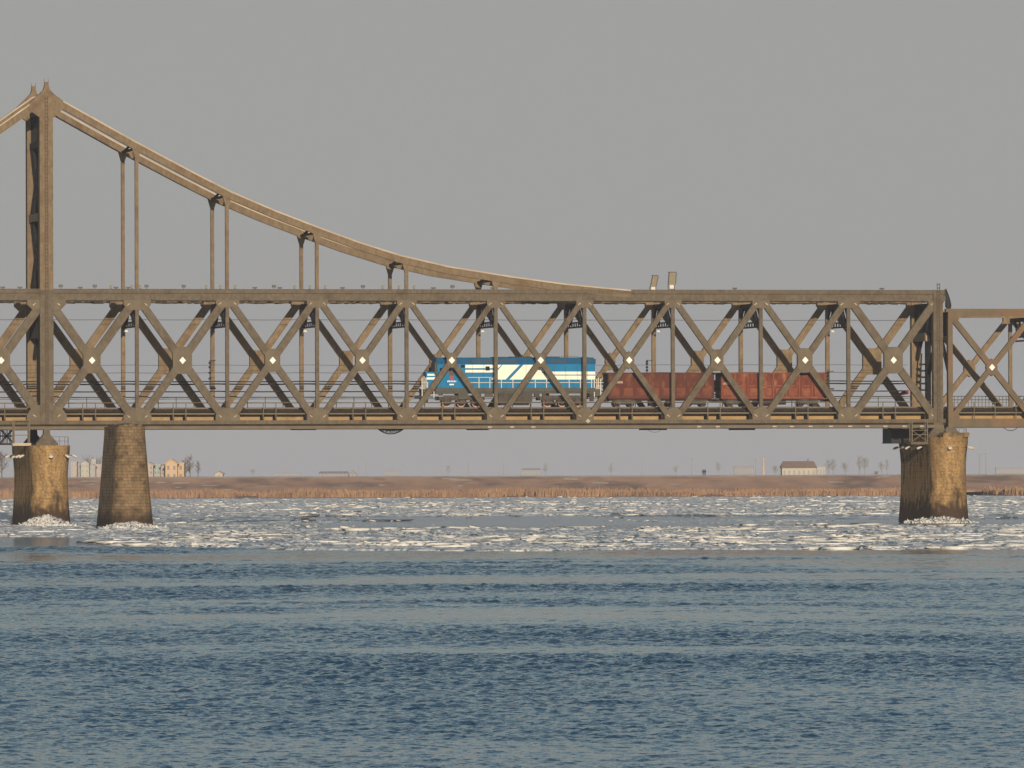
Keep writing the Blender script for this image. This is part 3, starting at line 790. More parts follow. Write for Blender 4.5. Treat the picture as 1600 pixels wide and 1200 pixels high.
while s < e2: mb.box(s - 0.03, s + 0.03, W + 0.6, W + 0.66, fz(645), fz(620)); s += 0.45
for y in (619.5, 625, 640): mb.box(a0, e2, W + 0.58, W + 0.64, fz(y) - 0.1, fz(y))
mb.build('handrail', M['frame_grey'], B2)

# ------------------------------------------------------------------ railway track
def at(s, t, z=0.0): return (X0 + CP * s - SP * t, Y0 + SP * s + CP * t, z)
TC = 3.4
TR = empty('railway_track', (X0, Y0, 0), PSI)
tag(TR, 'single railway track on dark tarred sleepers along the bridge deck', 'railway track')
mb = MB(); s = S_BEG
while s < e2:
    mb.box(s, s + 0.26, TC - 1.35, TC + 1.35, Z[643] + 0.004, Z[636] - 0.19 + random.uniform(-.02, .02)); s += 0.52
so = mb.build('sleepers', M['timber'], TR); so['kind'] = 'stuff'
for t in (TC - 0.75, TC + 0.75):
    mb = MB(); mb.box(S_BEG, e2, t - 0.04, t + 0.04, Z[636] - 0.17, Z[636]); mb.box(S_BEG, e2, t - 0.08, t + 0.08, Z[636] - 0.215, Z[636] - 0.171); mb.build('rail', M['rail'], TR)
mb = MB(); mb.box(S_BEG, e2, TC - 1.75, TC - 1.40, Z[643] + 0.004, Z[640] + 0.12); mb.build('guard_timber', M['timber'], TR)
ZR = Z[636]

# ------------------------------------------------------------------ locomotive
TS = 1.9                     # side plane of the train
def R(x, y): s, z = L(x, y, TS); return s, z
s_loco = R(800, 600)[0]
LO = empty('locomotive', at(s_loco, TC, ZR), PSI)
tag(LO, 'blue and cream striped diesel locomotive heading the train on the bridge', 'locomotive')
def q(x, y): s, z = R(x, y); return (s - s_loco, z - ZR)
SD = TS - TC                 # local t of the near side
def rect(mb, x0, x1, y0, y1, ta, tb):
    a, b = q(x0, y0), q(x1, y1); return mb.box(a[0], b[0], ta, tb, b[1], a[1])
mb = MB(); rect(mb, 683, 930, 569, 606, SD, -SD)
body = mb.build('body', M['blue'], LO)
mb = MB()
a, b = q(682, 559.5), q(931, 569)
mb.prism([(-0, 0)] * 0 + [(a[0], b[1]), (b[0], b[1]), (b[0], a[1] - 0.1), (a[0], a[1] - 0.1)], SD + 0.06, -SD - 0.06)
mb.box(a[0] + 0.1, b[0] - 0.2, SD + 0.35, -SD - 0.35, a[1] - 0.1, a[1] + 0.08)
roof = mb.build('roof', M['blue_dark'], LO)
mb = MB()
for x0, x1, y0 in ((772, 796, 557.5), (800, 832, 557), (852, 876, 557), (908, 922, 558), (700, 712, 558)): rect(mb, x0, x1, y0, 559.2, SD + 0.5, -SD - 0.5)
mb.build('roof_vent', M['black'], roof)
mb = MB(); a, b = q(878, 556.8), q(904, 559.5)
mb.bar((a[0], SD + 0.4, a[1]), (b[0], SD + 0.4, a[1]), 0.05)
for xx in (a[0], b[0]): mb.bar((xx, SD + 0.4, a[1]), (xx, SD + 0.4, b[1] - 0.05), 0.05)
mb.build('roof_rail', M['frame_grey'], roof)
for (x0, x1) in ((737, 772), (776, 806), (860, 886), (912, 926)): mb = MB(); rect(mb, x0, x1, 561.5, 567, SD + 0.02, SD + 0.055); mb.build('grille', M['grille'], roof)
# painted stripes, a thin skin proud of the side
def stripe(poly, d=0.012, mt=M['cream']):
    MB().prism([q(x, y) for x, y in poly], SD - d, SD - 0.002).build('stripe', mt, body)
stripe([(727, 570), (784, 570), (778.5, 575.2), (727, 575.2)])
stripe([(727, 577.8), (775, 577.8), (772, 582), (727, 582)])
stripe([(785.5, 570), (812, 570), (790, 593), (767, 593), (778, 582), (774.8, 582)])
stripe([(818, 570), (846, 570), (856, 572), (846.5, 582.2), (854.0, 586.8), (930, 586.8), (930, 593), (796, 593)])
stripe([(852.5, 585.3), (856.5, 580.6), (930, 580.6), (930, 585.3)], 0.010)
mb = MB(); rect(mb, 684, 712, 570, 605.5, SD - 0.05, SD - 0.003)
cab = mb.build('cab_side', M['blue'], LO)
mb = MB(); rect(mb, 700.5, 710, 577, 586, SD - 0.075, SD - 0.052); mb.build('window', M['brown_glass'], cab)
mb = MB(); rect(mb, 687, 695, 575, 585, SD - 0.075, SD - 0.052); mb.build('window', M['glass_dark'], cab)
mb = MB(); rect(mb, 703.5, 708, 587.5, 593.5, SD - 0.07, SD - 0.052); mb.build('emblem', M['red'], cab)
mb = MB(); a = q(699.5, 597)
for k, (h, w) in enumerate(((.26, .12), (.3, .16), (.22, .1), (.28, .15), (.24, .12), (.28, .15), (.22, .1))):
    mb.box(a[0] + k * 0.17 - w * .4, a[0] + k * 0.17 + w * .4, SD - 0.065, SD - 0.052, a[1], a[1] + h * .7)
rect(mb, 702, 709, 599.8, 601.8, SD - 0.065, SD - 0.052); mb.build('number', M['white'], cab)
mb = MB(); rect(mb, 702, 708, 607.6, 609.4, SD - 0.055, SD - 0.03); mb.build('number', M['wagon_text'], LO)
mb = MB(); rect(mb, 720, 726, 570, 574.5, SD - 0.03, SD - 0.003); mb.build('window', M['glass_dark'], body)
mb = MB(); rect(mb, 758.5, 765, 572.5, 579, SD - 0.03, SD - 0.003); mb.build('window', M['glass_dark'], body)
mb = MB(); rect(mb, 667, 683, 581, 606, SD + 0.55, -SD - 0.55)
nose = mb.build('short_hood', M['blue'], LO)
mb = MB(); rect(mb, 669, 682, 584, 587, SD + 0.53, SD + 0.548); rect(mb, 668, 681, 589.5, 593, SD + 0.53, SD + 0.548); mb.build('stripe', M['cream'], nose)
mb = MB(); rect(mb, 680, 683, 566, 586, SD + 0.25, -SD - 0.25); mb.build('cab_front', M['frame_grey'], LO)
# walkway railing
mb = MB()
for x in (748, 765, 783, 801, 818, 836, 853.5, 871, 889, 906.5, 924): a = q(x, 590 if x < 770 else 593); b = q(x, 606.5); mb.box(a[0] - 0.045, a[0] + 0.045, SD - 0.17, SD - 0.10, b[1], a[1])
a = q(731, 589.3); b = q(768, 589.3); mb.box(a[0], b[0], SD - 0.17, SD - 0.10, a[1] - 0.07, a[1])
a = q(731, 597.4); b = q(926, 597.4); mb.box(a[0], b[0], SD - 0.17, SD - 0.10, a[1] - 0.07, a[1])
mb.build('railing', M['lampwhite'], LO)
mb = MB()
for x, y0, y1 in ((659.5, 590, 620), (662.5, 588, 606), (665.5, 590, 606), (668, 597, 606), (678, 611, 621), (928.6, 592, 620), (932.5, 592, 606), (935, 590, 606), (938.5, 592, 619)):
    a, b = q(x, y0), q(x, y1); mb.box(a[0] - 0.05, a[0] + 0.05, SD - 0.02, SD + 0.10, b[1], a[1])
for x0, x1, y in ((658, 669, 597), (929, 943, 597), (657, 664, 607), (930, 940, 607)): a, b = q(x0, y), q(x1, y); mb.box(a[0], b[0], SD - 0.02, SD + 0.08, a[1] - 0.06, a[1])
mb.build('end_railing', M['lampwhite'], LO)
mb = MB(); rect(mb, 680, 930, 606.3, 612, SD - 0.2, -SD + 0.2); rect(mb, 680, 735, 612, 615, SD - 0.1, -SD + 0.1); rect(mb, 735, 930, 612, 614.5, SD, -SD)
rect(mb, 661, 680, 607, 613, SD + 0.2, -SD - 0.2); rect(mb, 930, 938, 606.3, 619, SD, -SD)
mb.build('underframe', M['frame_grey'], LO)
mb = MB(); rect(mb, 661, 670, 613, 628, SD + 0.5, -SD - 0.5); mb.build('cow_catcher', M['bogie'], LO)
mb = MB(); rect(mb, 779, 832, 614.6, 630, SD + 0.1, -SD - 0.1); rect(mb, 783, 828, 629.9, 633, SD + 0.5, -SD - 0.5); mb.build('fuel_tank', M['bogie'], LO)
mb = MB(); rect(mb, 716, 731, 612.2, 624, SD - 0.14, SD + 0.3); rect(mb, 758, 770, 615, 621, SD - 0.05, SD + 0.3); mb.build('air_reservoir', M['frame_grey'], LO)
WR = 0.53
for cx in (722, 880):
    mb = MB(); a, b = q(cx - 36, 619), q(cx + 36, 629)
    mb.box(a[0], b[0], SD + 0.25, SD + 0.50, a[1] - 0.5, a[1] - 0.05); mb.box(a[0], b[0], -SD - 0.5, -SD - 0.25, a[1] - 0.5, a[1] - 0.05)
    for k in (-1, 0, 1):
        c = q(cx + 23.3 * k, 629)
        mb.box(c[0] - 0.28, c[0] + 0.28, SD + 0.2, SD + 0.48, WR - 0.22, WR + 0.42)
        for d in (-0.5, 0.5): mb.tube([(c[0] + d, SD + 0.36, WR - 0.05), (c[0] + d, SD + 0.36, a[1] - 0.2)], 0.13, 8)
    mb.box(a[0] + 0.6, b[0] - 0.6, SD + 0.1, SD + 0.26, a[1] - 0.32, a[1] + 0.1)
    mb.bar((a[0] + 0.8, SD + 0.2, 0.35), (b[0] - 1.2, SD + 0.2, 0.75), 0.10)
    bg_ = mb.build('bogie', M['bogie'], LO)
    for k in (-1, 0, 1):
        c = q(cx + 23.3 * k, 629)[0]
        for tt in (-0.74, 0.74):
            w_ = MB().tube([(c, tt - 0.06, WR), (c, tt + 0.06, WR)], WR - 0.09, 20).build('wheel', M['wheelred'], LO)
            ring = MB()
            for j in range(20):
                t1, t2 = 2 * math.pi * j / 20, 2 * math.pi * (j + 1) / 20
                ring.prism([(c + math.cos(t1) * (WR - 0.09), WR + math.sin(t1) * (WR - 0.09)), (c + math.cos(t2) * (WR - 0.09), WR + math.sin(t2) * (WR - 0.09)), (c + math.cos(t2) * WR, WR + math.sin(t2) * WR), (c + math.cos(t1) * WR, WR + math.sin(t1) * WR)], tt - 0.07, tt + 0.07)
            ring.build('tyre', M['tyre'], w_)
for x in (738, 756, 776, 822, 866, 884, 902, 918):
    mb = MB(); rect(mb, x - 0.25, x + 0.25, 569.5, 606, SD - 0.016, SD - 0.012); mb.build('panel_seam', M['grille'], body)
for x0, x1, y0, y1 in ((686, 692, 612, 618), (742, 752, 614, 620), (835, 843, 614.6, 621), (848, 853, 614.6, 624), (908, 916, 614.6, 621), (922, 928, 614.6, 627)):
    mb = MB(); rect(mb, x0, x1, y0, y1, SD - 0.03, SD + 0.4); mb.build('equipment_case', M['bogie'], LO)
mb = MB(); a, b = q(657, 619), q(943, 619)
for x, d in ((a[0], -1), (b[0], 1)): mb.box(x - 0.45, x + 0.45, -0.15, 0.15, a[1] - 0.25, a[1] + 0.1)
mb.build('coupler', M['black'], LO)

# ------------------------------------------------------------------ gondola wagons
def wagon(x0, x1, y0, y1, paint, label, doors, textpos):
    sm = R((x0 + x1) / 2, 600)[0]
    wg = empty('gondola_wagon', at(sm, TC, ZR), PSI)
    tag(wg, label, 'wagon', 'open freight wagons behind the locomotive')
    def q(x, y): s, z = R(x, y); return (s - sm, z - ZR)
    a, b = q(x0, y0), q(x1, y1)
    top, bot = a[1], b[1]
    mb = MB(); mb.box(a[0], b[0], SD, SD + 0.08, bot, top); mb.box(a[0], b[0], -SD - 0.08, -SD, bot, top); mb.box(a[0] + .05, b[0] - .05, SD + 0.08, -SD - 0.08, bot, bot + 0.1)
    side = mb.build('side_wall', paint, wg)
    mb = MB(); mb.box(a[0] - 0.08, a[0], SD + 0.01, -SD - 0.01, bot, top - 0.01); mb.box(b[0], b[0] + 0.08, SD + 0.01, -SD - 0.01, bot, top - 0.01)
    for k in range(4): z = bot + 0.4 + k * (top - bot - 0.6) / 3; mb.box(a[0] - 0.2, a[0] - 0.08, SD + 0.1, -SD - 0.1, z, z + 0.16); mb.box(b[0] + 0.08, b[0] + 0.2, SD + 0.1, -SD - 0.1, z, z + 0.16)
    mb.build('end_wall', M['shaded_red'], wg)
    mb = MB(); n = 8
    for k in range(n + 1):
        s = a[0] + 0.09 + (b[0] - a[0] - 0.18) * k / n; mb.box(s - 0.075, s + 0.075, SD - 0.09, SD - 0.003, bot - 0.02, top - 0.1)
    mb.box(a[0] - 0.02, b[0] + 0.02, SD - 0.10, SD + 0.10, top - 0.10, top + 0.03); mb.box(a[0] - 0.02, b[0] + 0.02, SD - 0.07, SD - 0.004, bot - 0.06, bot + 0.18)
    mb.build('rib', M['rib_b'] if doors else M['rib_a'], wg)
    for k in range(n):
        sa = a[0] + (b[0] - a[0]) * k / n + 0.28; sb = a[0] + (b[0] - a[0]) * (k + 1) / n - 0.28
        mb = MB(); h = (top - bot)
        z0, z1 = bot + 0.32, bot + 0.32 + h * 0.30
        mb.box(sa, sb, SD - 0.035, SD - 0.003, z0, z1); mb.box(sa + 0.2, sb - 0.2, SD - 0.07, SD - 0.036, z0 + .2, z1 - .2)
        if doors:
            mb.box(sa, sb, SD - 0.03, SD - 0.003, z1 + 0.18, z1 + 0.34); mb.bar((sa + 0.1, SD - 0.02, z1 + 0.42), ((sa + sb) / 2, SD - 0.02, top - 0.25), 0.12, 0.06); mb.bar((sb - 0.1, SD - 0.02, z1 + 0.42), ((sa + sb) / 2, SD - 0.02, top - 0.25), 0.12, 0.06)
        mb.build('hatch', M['hatch_b'] if doors else M['hatch_a'], wg)
    mb = MB(); c = q(*textpos)
    for k, h in enumerate((0.22, 0.30, 0.26, 0.30, 0.28, 0.24)): mb.box(c[0] + k * 0.155, c[0] + k * 0.155 + (0.1 if k % 2 else 0.12), SD - 0.11, SD - 0.092, c[1], c[1] + h)
    mb.build('number', M['wagon_text'], wg)
    mb = MB(); mb.box(a[0] + 0.2, b[0] - 0.2, -1.1, 1.1, bot - 0.32, bot - 0.06); mb.box(a[0] + 5.2, a[0] + 6.8, SD + 0.5, -0.2, bot - 1.0, bot - 0.3); mb.box(a[0] + 7.6, a[0] + 8.4, SD + 0.6, 0.4, bot - 0.8, bot - 0.3)
    mb.box(a[0] - 0.75, a[0] + 0.3, -0.14, 0.14, bot - 0.42, bot - 0.1); mb.box(b[0] - 0.3, b[0] + 0.75, -0.14, 0.14, bot - 0.42, bot - 0.1)
    mb.build('underframe', M['shaded_red'], wg)
    for e in (a[0] + 2.1, b[0] - 2.1):
        mb = MB(); mb.prism([(e - 1.5, 0.72), (e + 1.5, 0.72), (e + 1.1, 0.95), (e - 1.1, 0.95)], SD + 0.35, SD + 0.6)
        mb.prism([(e - 1.35, 0.70), (e + 1.35, 0.70), (e + 0.6, 0.28), (e - 0.6, 0.28)], SD + 0.36, SD + 0.58)
        for d in (-0.9, 0.9): mb.box(e + d - 0.24, e + d + 0.24, SD + 0.32, SD + 0.62, 0.25, 0.72)
        mb.box(e - 0.25, e + 0.25, -1.0, 1.0, 0.6, 1.0)
        mb.build('bogie', M['bogie'], wg)
        for d in (-0.9, 0.9):
            for tt in (-0.74, 0.74): MB().tube([(e + d, tt - 0.07, 0.42), (e + d, tt + 0.07, 0.42)], 0.42, 18).build('wheel', M['bogie'], wg)
wagon(951, 1115, 582.5, 622, M['rust_a'], 'dull brick red open wagon coupled right behind the locomotive', False, (962, 599))
wagon(1127, 1290, 582.5, 622, M['rust_b'], 'brighter orange red open wagon with chalky scuffs, last of the train', True, (1130, 601))

# ------------------------------------------------------------------ piers
def stadium(r, t0, t1, n=10):
    p = []
    for k in range(n + 1):
        a = math.pi + math.pi * k / n; p.append((r * math.cos(a), t0 + r * math.sin(a)))
    for k in range(n + 1):
        a = math.pi * k / n; p.append((r * math.cos(a), t1 + r * math.sin(a)))
    return p
def pier_mesh(name, prof, t0, t1, m, parent, n=12):
    rings = [stadium(r, t0 - (r - prof[-1][0]) * 0.3, t1 + (r - prof[-1][0]) * 0.3, n) for r, z in prof]
    k = len(rings[0]); v = []; f = []
    for (r, z), ring in zip(prof, rings): v += [(a, b, z) for a, b in ring]
    for i in range(len(prof) - 1):
        for j in range(k):
            j2 = (j + 1) % k; f.append((i * k + j, i * k + j2, (i + 1) * k + j2, (i + 1) * k + j))
    f.append(tuple((len(prof) - 1) * k + j for j in range(k)))
    mb = MB(); mb.v = v; mb.f = f; mb.m = [0] * len(f)
    return mb.build(name, m, parent)
def railing(mb, pts, h, post=0.04):
    for i in range(len(pts) - 1):
        a, b = Vector(pts[i]), Vector(pts[i + 1]); n = max(1, int((b - a).length / 0.55))
        for k in range(n + 1):
            p = a.lerp(b, k / n); mb.bar(p, p + Vector((0, 0, h)), post)
        for z in (h, h * 0.5): mb.bar(a + Vector((0, 0, z)), b + Vector((0, 0, z)), post)
def stain_mat():
    m = mat('ochre_pier_concrete', (0.50, 0.325, 0.15), (0.31, 0.20, 0.095), 1.1, (1, 1, 0.30), 0.92, c3=(0.085, 0.06, 0.038), s3=0.7, t3=(0.50, 0.66), st3=(1.3, 1.3, 0.42), spec=0.12, bump=0.35, bscale=1.6)
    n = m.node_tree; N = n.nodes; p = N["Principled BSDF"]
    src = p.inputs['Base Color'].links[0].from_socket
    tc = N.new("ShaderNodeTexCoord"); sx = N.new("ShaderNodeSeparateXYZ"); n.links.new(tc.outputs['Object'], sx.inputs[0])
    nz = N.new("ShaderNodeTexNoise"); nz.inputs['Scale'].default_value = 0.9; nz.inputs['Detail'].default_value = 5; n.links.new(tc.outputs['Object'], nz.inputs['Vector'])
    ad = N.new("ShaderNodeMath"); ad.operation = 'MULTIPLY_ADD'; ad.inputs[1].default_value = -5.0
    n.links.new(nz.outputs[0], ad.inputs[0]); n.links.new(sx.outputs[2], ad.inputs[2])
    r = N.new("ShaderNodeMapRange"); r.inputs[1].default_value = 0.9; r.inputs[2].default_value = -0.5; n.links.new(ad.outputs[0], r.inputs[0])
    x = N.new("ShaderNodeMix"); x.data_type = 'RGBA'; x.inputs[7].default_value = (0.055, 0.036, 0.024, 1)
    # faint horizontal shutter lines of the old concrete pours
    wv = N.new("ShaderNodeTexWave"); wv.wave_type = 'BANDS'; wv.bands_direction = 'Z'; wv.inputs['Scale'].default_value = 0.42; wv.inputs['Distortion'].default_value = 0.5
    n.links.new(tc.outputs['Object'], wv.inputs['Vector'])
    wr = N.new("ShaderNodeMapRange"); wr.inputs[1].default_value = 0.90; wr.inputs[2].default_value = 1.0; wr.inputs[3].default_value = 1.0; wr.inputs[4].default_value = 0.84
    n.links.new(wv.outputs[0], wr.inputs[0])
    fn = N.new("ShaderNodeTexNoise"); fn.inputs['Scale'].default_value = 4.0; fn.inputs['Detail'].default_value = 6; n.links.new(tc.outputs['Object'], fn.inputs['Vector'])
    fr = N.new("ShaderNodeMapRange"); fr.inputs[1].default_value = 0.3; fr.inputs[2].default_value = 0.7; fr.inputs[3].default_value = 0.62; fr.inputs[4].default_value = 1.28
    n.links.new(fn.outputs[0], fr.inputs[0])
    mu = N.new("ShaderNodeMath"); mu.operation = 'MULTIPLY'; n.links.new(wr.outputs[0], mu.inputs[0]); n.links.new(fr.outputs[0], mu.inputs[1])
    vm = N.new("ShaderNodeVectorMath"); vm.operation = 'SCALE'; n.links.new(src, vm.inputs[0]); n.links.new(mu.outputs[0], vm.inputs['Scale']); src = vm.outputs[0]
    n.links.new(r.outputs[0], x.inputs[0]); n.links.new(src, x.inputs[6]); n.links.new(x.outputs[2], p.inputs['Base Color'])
    return m
M['pier'] = stain_mat()
def pier_lamp(root_xy, nrm, z, label, group):
    o = empty('pier_lamp', (root_xy[0], root_xy[1], z), math.atan2(nrm[1], nrm[0]) )
    tag(o, label, 'lamp', group)
    MB().tube([(0.0, 0, 0.05), (0.55, 0, 0.0)], 0.035, 6).build('arm', M['lampgrey'], o)
    MB().tube([(0.45, 0, 0.06), (0.62, 0, 0.02), (1.0, 0, -0.16), (1.08, 0, -0.20)], [0.10, 0.15, 0.16, 0.11], 10).widen(1.7).build('lamp_head', M['lampwhite'], o)
    return o
def to_world(s, t): x, y, _ = at(s, t); return x, y
def truss_pier(sc, zt, label, lampsL, lampsN, where):
    root = empty('bridge_pier', at(sc, 0, 0), PSI); tag(root, label, 'pier', 'ochre piers carrying the truss bridge')
    r0 = 2.3; t0, t1 = -2.0, 13.0
    prof = [(r0 + 0.28, -1.2), (r0 + 0.25, 0.0), (r0 + 0.08, 2.2), (r0 - 0.06, 4.5), (r0 - 0.06, zt - 3.2), (r0 + 0.03, zt - 2.0), (r0 + 0.17, zt - 0.8), (r0 + 0.2, zt - 0.003), (r0 + 0.2, zt)]
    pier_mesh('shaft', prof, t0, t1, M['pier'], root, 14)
    mb = MB()
    ring = [(a, b, zt) for a, b in stadium(r0, t0, t1, 8)]
    railing(mb, ring[4:9], 1.05)
    mb.build('railing', M['frame_grey'], root)
    for t in lampsL:
        x, y = to_world(sc - r0 - 0.12, t); n = (-CP, -SP)
        pier_lamp((x, y), n, zt - 1.25, '%s white lamp from the nose in the flank row of the %s pier' % (('nearest', 'second', 'third', 'fourth', 'farthest')[round(t / 3)], where), 'lamps on the %s pier flank' % where)
    for k, (ang, lab) in enumerate(lampsN):
        ls, lt = math.cos(ang), math.sin(ang)
        x, y = to_world(sc + (r0 + 0.1) * ls, t0 + (r0 + 0.1) * lt)
        pier_lamp((x, y), (CP * ls - SP * lt, SP * ls + CP * lt), zt - 1.25, lab, None)
    return root
zl = L(80, 696, -2)[1]; sl_ = L(107.5, 750, -2)[0] - 2.35
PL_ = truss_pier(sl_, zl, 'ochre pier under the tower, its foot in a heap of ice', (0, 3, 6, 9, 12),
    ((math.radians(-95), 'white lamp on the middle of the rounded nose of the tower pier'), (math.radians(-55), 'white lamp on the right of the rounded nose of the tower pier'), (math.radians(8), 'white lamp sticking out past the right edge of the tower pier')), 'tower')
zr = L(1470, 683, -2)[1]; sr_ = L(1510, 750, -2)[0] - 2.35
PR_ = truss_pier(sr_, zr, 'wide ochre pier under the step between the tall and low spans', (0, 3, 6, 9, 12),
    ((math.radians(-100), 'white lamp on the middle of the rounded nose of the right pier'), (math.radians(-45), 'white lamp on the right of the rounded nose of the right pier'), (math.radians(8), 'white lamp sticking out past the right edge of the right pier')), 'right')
# bearings
def bearing(root, sc, s, t, zt, ztop, label=None):
    mb = MB(); d = s - sc
    mb.prism([(d - 1.25, zt + 0.35), (d + 1.25, zt + 0.35), (d + 0.42, zt + 1.35), (d + 0.36, ztop), (d - 0.36, ztop), (d - 0.42, zt + 1.35)], t - 0.5, t + 0.5)
    mb.box(d - 1.35, d + 1.35, t - 0.6, t + 0.6, zt, zt + 0.34)
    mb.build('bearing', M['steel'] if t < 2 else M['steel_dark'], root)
for t in (0.0, W): bearing(PL_, sl_, 0.0, t, zl, Z[670] + 0.02)
for t in (0.0, W):
    bearing(PR_, sr_, ns(10), t, zr, Z[670] + 0.02)
    bearing(PR_, sr_, a0, t, zr, y2['b2'])
# raised block on the right pier top
mb = MB(); mb.box(-1.2, 2.2, -4.2, -2.2, zr + 0.003, zr + 0.55); mb.build('nose_block', M['pier'], PR_)

# old stone pier standing free in front
def masonry():
    m = bpy.data.materials.new('coursed_stone'); m.use_nodes = True
    n = m.node_tree; N = n.nodes; p = N["Principled BSDF"]; p.inputs['Roughness'].default_value = 0.92; p.inputs['Specular IOR Level'].default_value = 0.12
    tc = N.new("ShaderNodeTexCoord"); sx = N.new("ShaderNodeSeparateXYZ"); n.links.new(tc.outputs['Object'], sx.inputs[0])
    ad = N.new("ShaderNodeMath"); ad.operation = 'ADD'; n.links.new(sx.outputs[0], ad.inputs[0]); n.links.new(sx.outputs[1], ad.inputs[1])
    cb = N.new("ShaderNodeCombineXYZ"); n.links.new(ad.outputs[0], cb.inputs[0]); n.links.new(sx.outputs[2], cb.inputs[1])
    br = N.new("ShaderNodeTexBrick"); n.links.new(cb.outputs[0], br.inputs['Vector'])
    br.inputs['Scale'].default_value = 1.0; br.inputs['Brick Width'].default_value = 0.62; br.inputs['Row Height'].default_value = 0.37; br.inputs['Mortar Size'].default_value = 0.03
    br.inputs['Color1'].default_value = (0.245, 0.168, 0.093, 1); br.inputs['Color2'].default_value = (0.18, 0.125, 0.072, 1); br.inputs['Mortar'].default_value = (0.115, 0.08, 0.048, 1)
    nz = N.new("ShaderNodeTexNoise"); nz.inputs['Scale'].default_value = 0.75; nz.inputs['Detail'].default_value = 8; nz.inputs['Roughness'].default_value = 0.68; n.links.new(tc.outputs['Object'], nz.inputs['Vector'])
    r = N.new("ShaderNodeMapRange"); r.inputs[1].default_value = 0.44; r.inputs[2].default_value = 0.68; n.links.new(nz.outputs[0], r.inputs[0])
    x = N.new("ShaderNodeMix"); x.data_type = 'RGBA'; x.inputs[7].default_value = (0.062, 0.044, 0.029, 1)
    n.links.new(r.outputs[0], x.inputs[0]); n.links.new(br.outputs[0], x.inputs[6])
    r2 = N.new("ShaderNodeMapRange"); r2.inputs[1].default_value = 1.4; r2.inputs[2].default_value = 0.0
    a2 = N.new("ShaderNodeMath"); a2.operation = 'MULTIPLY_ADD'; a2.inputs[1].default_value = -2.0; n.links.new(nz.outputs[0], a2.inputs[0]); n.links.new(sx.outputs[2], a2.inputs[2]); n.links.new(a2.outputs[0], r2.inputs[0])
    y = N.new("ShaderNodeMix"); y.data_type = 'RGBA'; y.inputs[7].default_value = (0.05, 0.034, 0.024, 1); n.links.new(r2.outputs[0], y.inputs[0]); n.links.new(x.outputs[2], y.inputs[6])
    n.links.new(y.outputs[2], p.inputs['Base Color'])
    b = N.new("ShaderNodeBump"); b.inputs['Strength'].default_value = 0.5; b.inputs['Distance'].default_value = 0.06; n.links.new(br.outputs['Fac'], b.inputs['Height']); b.invert = True
    n.links.new(b.outputs[0], p.inputs['Normal'])
    return m
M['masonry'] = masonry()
YP2 = 962.0
gx = G(236, YP2 - 2)[0]
zt2 = G(205, YP2 - 2, 666)[1]
SPIER = empty('stone_pier', (gx - 2.45, YP2, 0), PSI)
tag(SPIER, 'tapering stone pier with nothing on it, standing free before the truss', 'pier')
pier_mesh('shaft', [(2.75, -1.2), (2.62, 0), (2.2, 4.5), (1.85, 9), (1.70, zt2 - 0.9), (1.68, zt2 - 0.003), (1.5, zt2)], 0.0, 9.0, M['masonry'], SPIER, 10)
hp = [(x, 0.04 + random.uniform(0, 0.34)) for x in np.linspace(-1.3, 1.3, 16)]
MB().prism([(-1.3, zt2 + 0.003)] + [(x, zt2 + h) for x, h in hp] + [(1.3, zt2 + 0.003)], -0.2, 8.5).build('broken_top', M['masonry'], SPIER)

# heaps of ice against the piers
def heap(x, y, rx, ry, h, label, n=2600):
    u = rng.normal(0, 0.42, n); v = rng.normal(0, 0.42, n); k = np.hypot(u, v) < 1.15; u, v = u[k], v[k]; n = len(u)
    hz = np.clip(1 - np.hypot(u, v) / 1.15, 0, 1) * h * (0.45 + 1.0 * fbm(u * 2.2 + x, v * 2.2 + y, 91, 3))
    s = np.exp(rng.normal(-1.95, 0.5, n)).clip(0.04, 0.36)
    o = blocks_mesh('ice_heap', x + u * rx, y + v * ry, hz * 0.85, s * 1.3, s * 1.1, s * 0.9 + hz * 0.35, 0.45, M['ice'])
    tag(o, label, 'ice heap')
    # each heap rests on the water at its own spot
    return o
nl = at(sl_, -4.6); nr = at(sr_, -4.6)
heap(nl[0] - 0.7, nl[1] - 1.5, 3.2, 4, 1.25, 'tallest white ice heap, piled against the nose of the tower pier')
heap(gx - 2.2, YP2 - 4.0, 3.4, 3, 0.5, 'ragged white ice heap around the foot of the free stone pier')
heap(nr[0] - 1.8, nr[1] - 3.0, 4.2, 6, 0.45, 'low cream ice heap at the foot of the right pier')

# inspection cages hanging at the bridge ends
def cage(sx0, sx1, y0, y1, yf, label, t=-1.6, cross=True):
    a, b = L(sx0, y0, t), L(sx1, y1, t); zf = L(sx0, yf, t)[1]
    root = empty('inspection_cage', at(a[0], t, b[1]), PSI); tag(root, label, 'platform')
    w = b[0] - a[0]; h = a[1] - b[1]; d = 1.1
    mb = MB()
    for s in (0, w):
        for q_ in (0, d): mb.box(s - 0.07, s + 0.07, q_ - 0.07, q_ + 0.07, 0, h)
    for z in (zf - b[1], (zf - b[1]) * 0.62, h):
        for q_ in (0, d): mb.box(0.07, w - 0.07, q_ - 0.05, q_ + 0.05, z - 0.06, z + 0.02)
    if cross:
        zz = zf - b[1]
        mb.bar((0.1, 0, 0.1), (w - 0.1, 0, zz - .1), 0.07); mb.bar((w - 0.1, 0, 0.1), (0.1, 0, zz - .1), 0.07)
    mb.build('frame', M['pipe'], root)
    mb = MB(); mb.box(-0.2, w + 0.2, -0.1, d + 0.3, -0.35, -0.02); mb.build('floor', M['pale_steel'] if not cross else M['steel'], root)
    return root
cage(22, 46, 656, 692, 672, 'tan inspection cage above the left flank of the tower pier', cross=False)
cage(1425, 1449, 658, 690, 672, 'grey inspection cage with cross braces beside the right pier head')
r_ = empty('lattice_gangway', at(L(-20, 680, 6)[0], 6, L(0, 694, 6)[1]), PSI); tag(r_, 'dark lattice gangway at the left edge below the bridge', 'gangway')
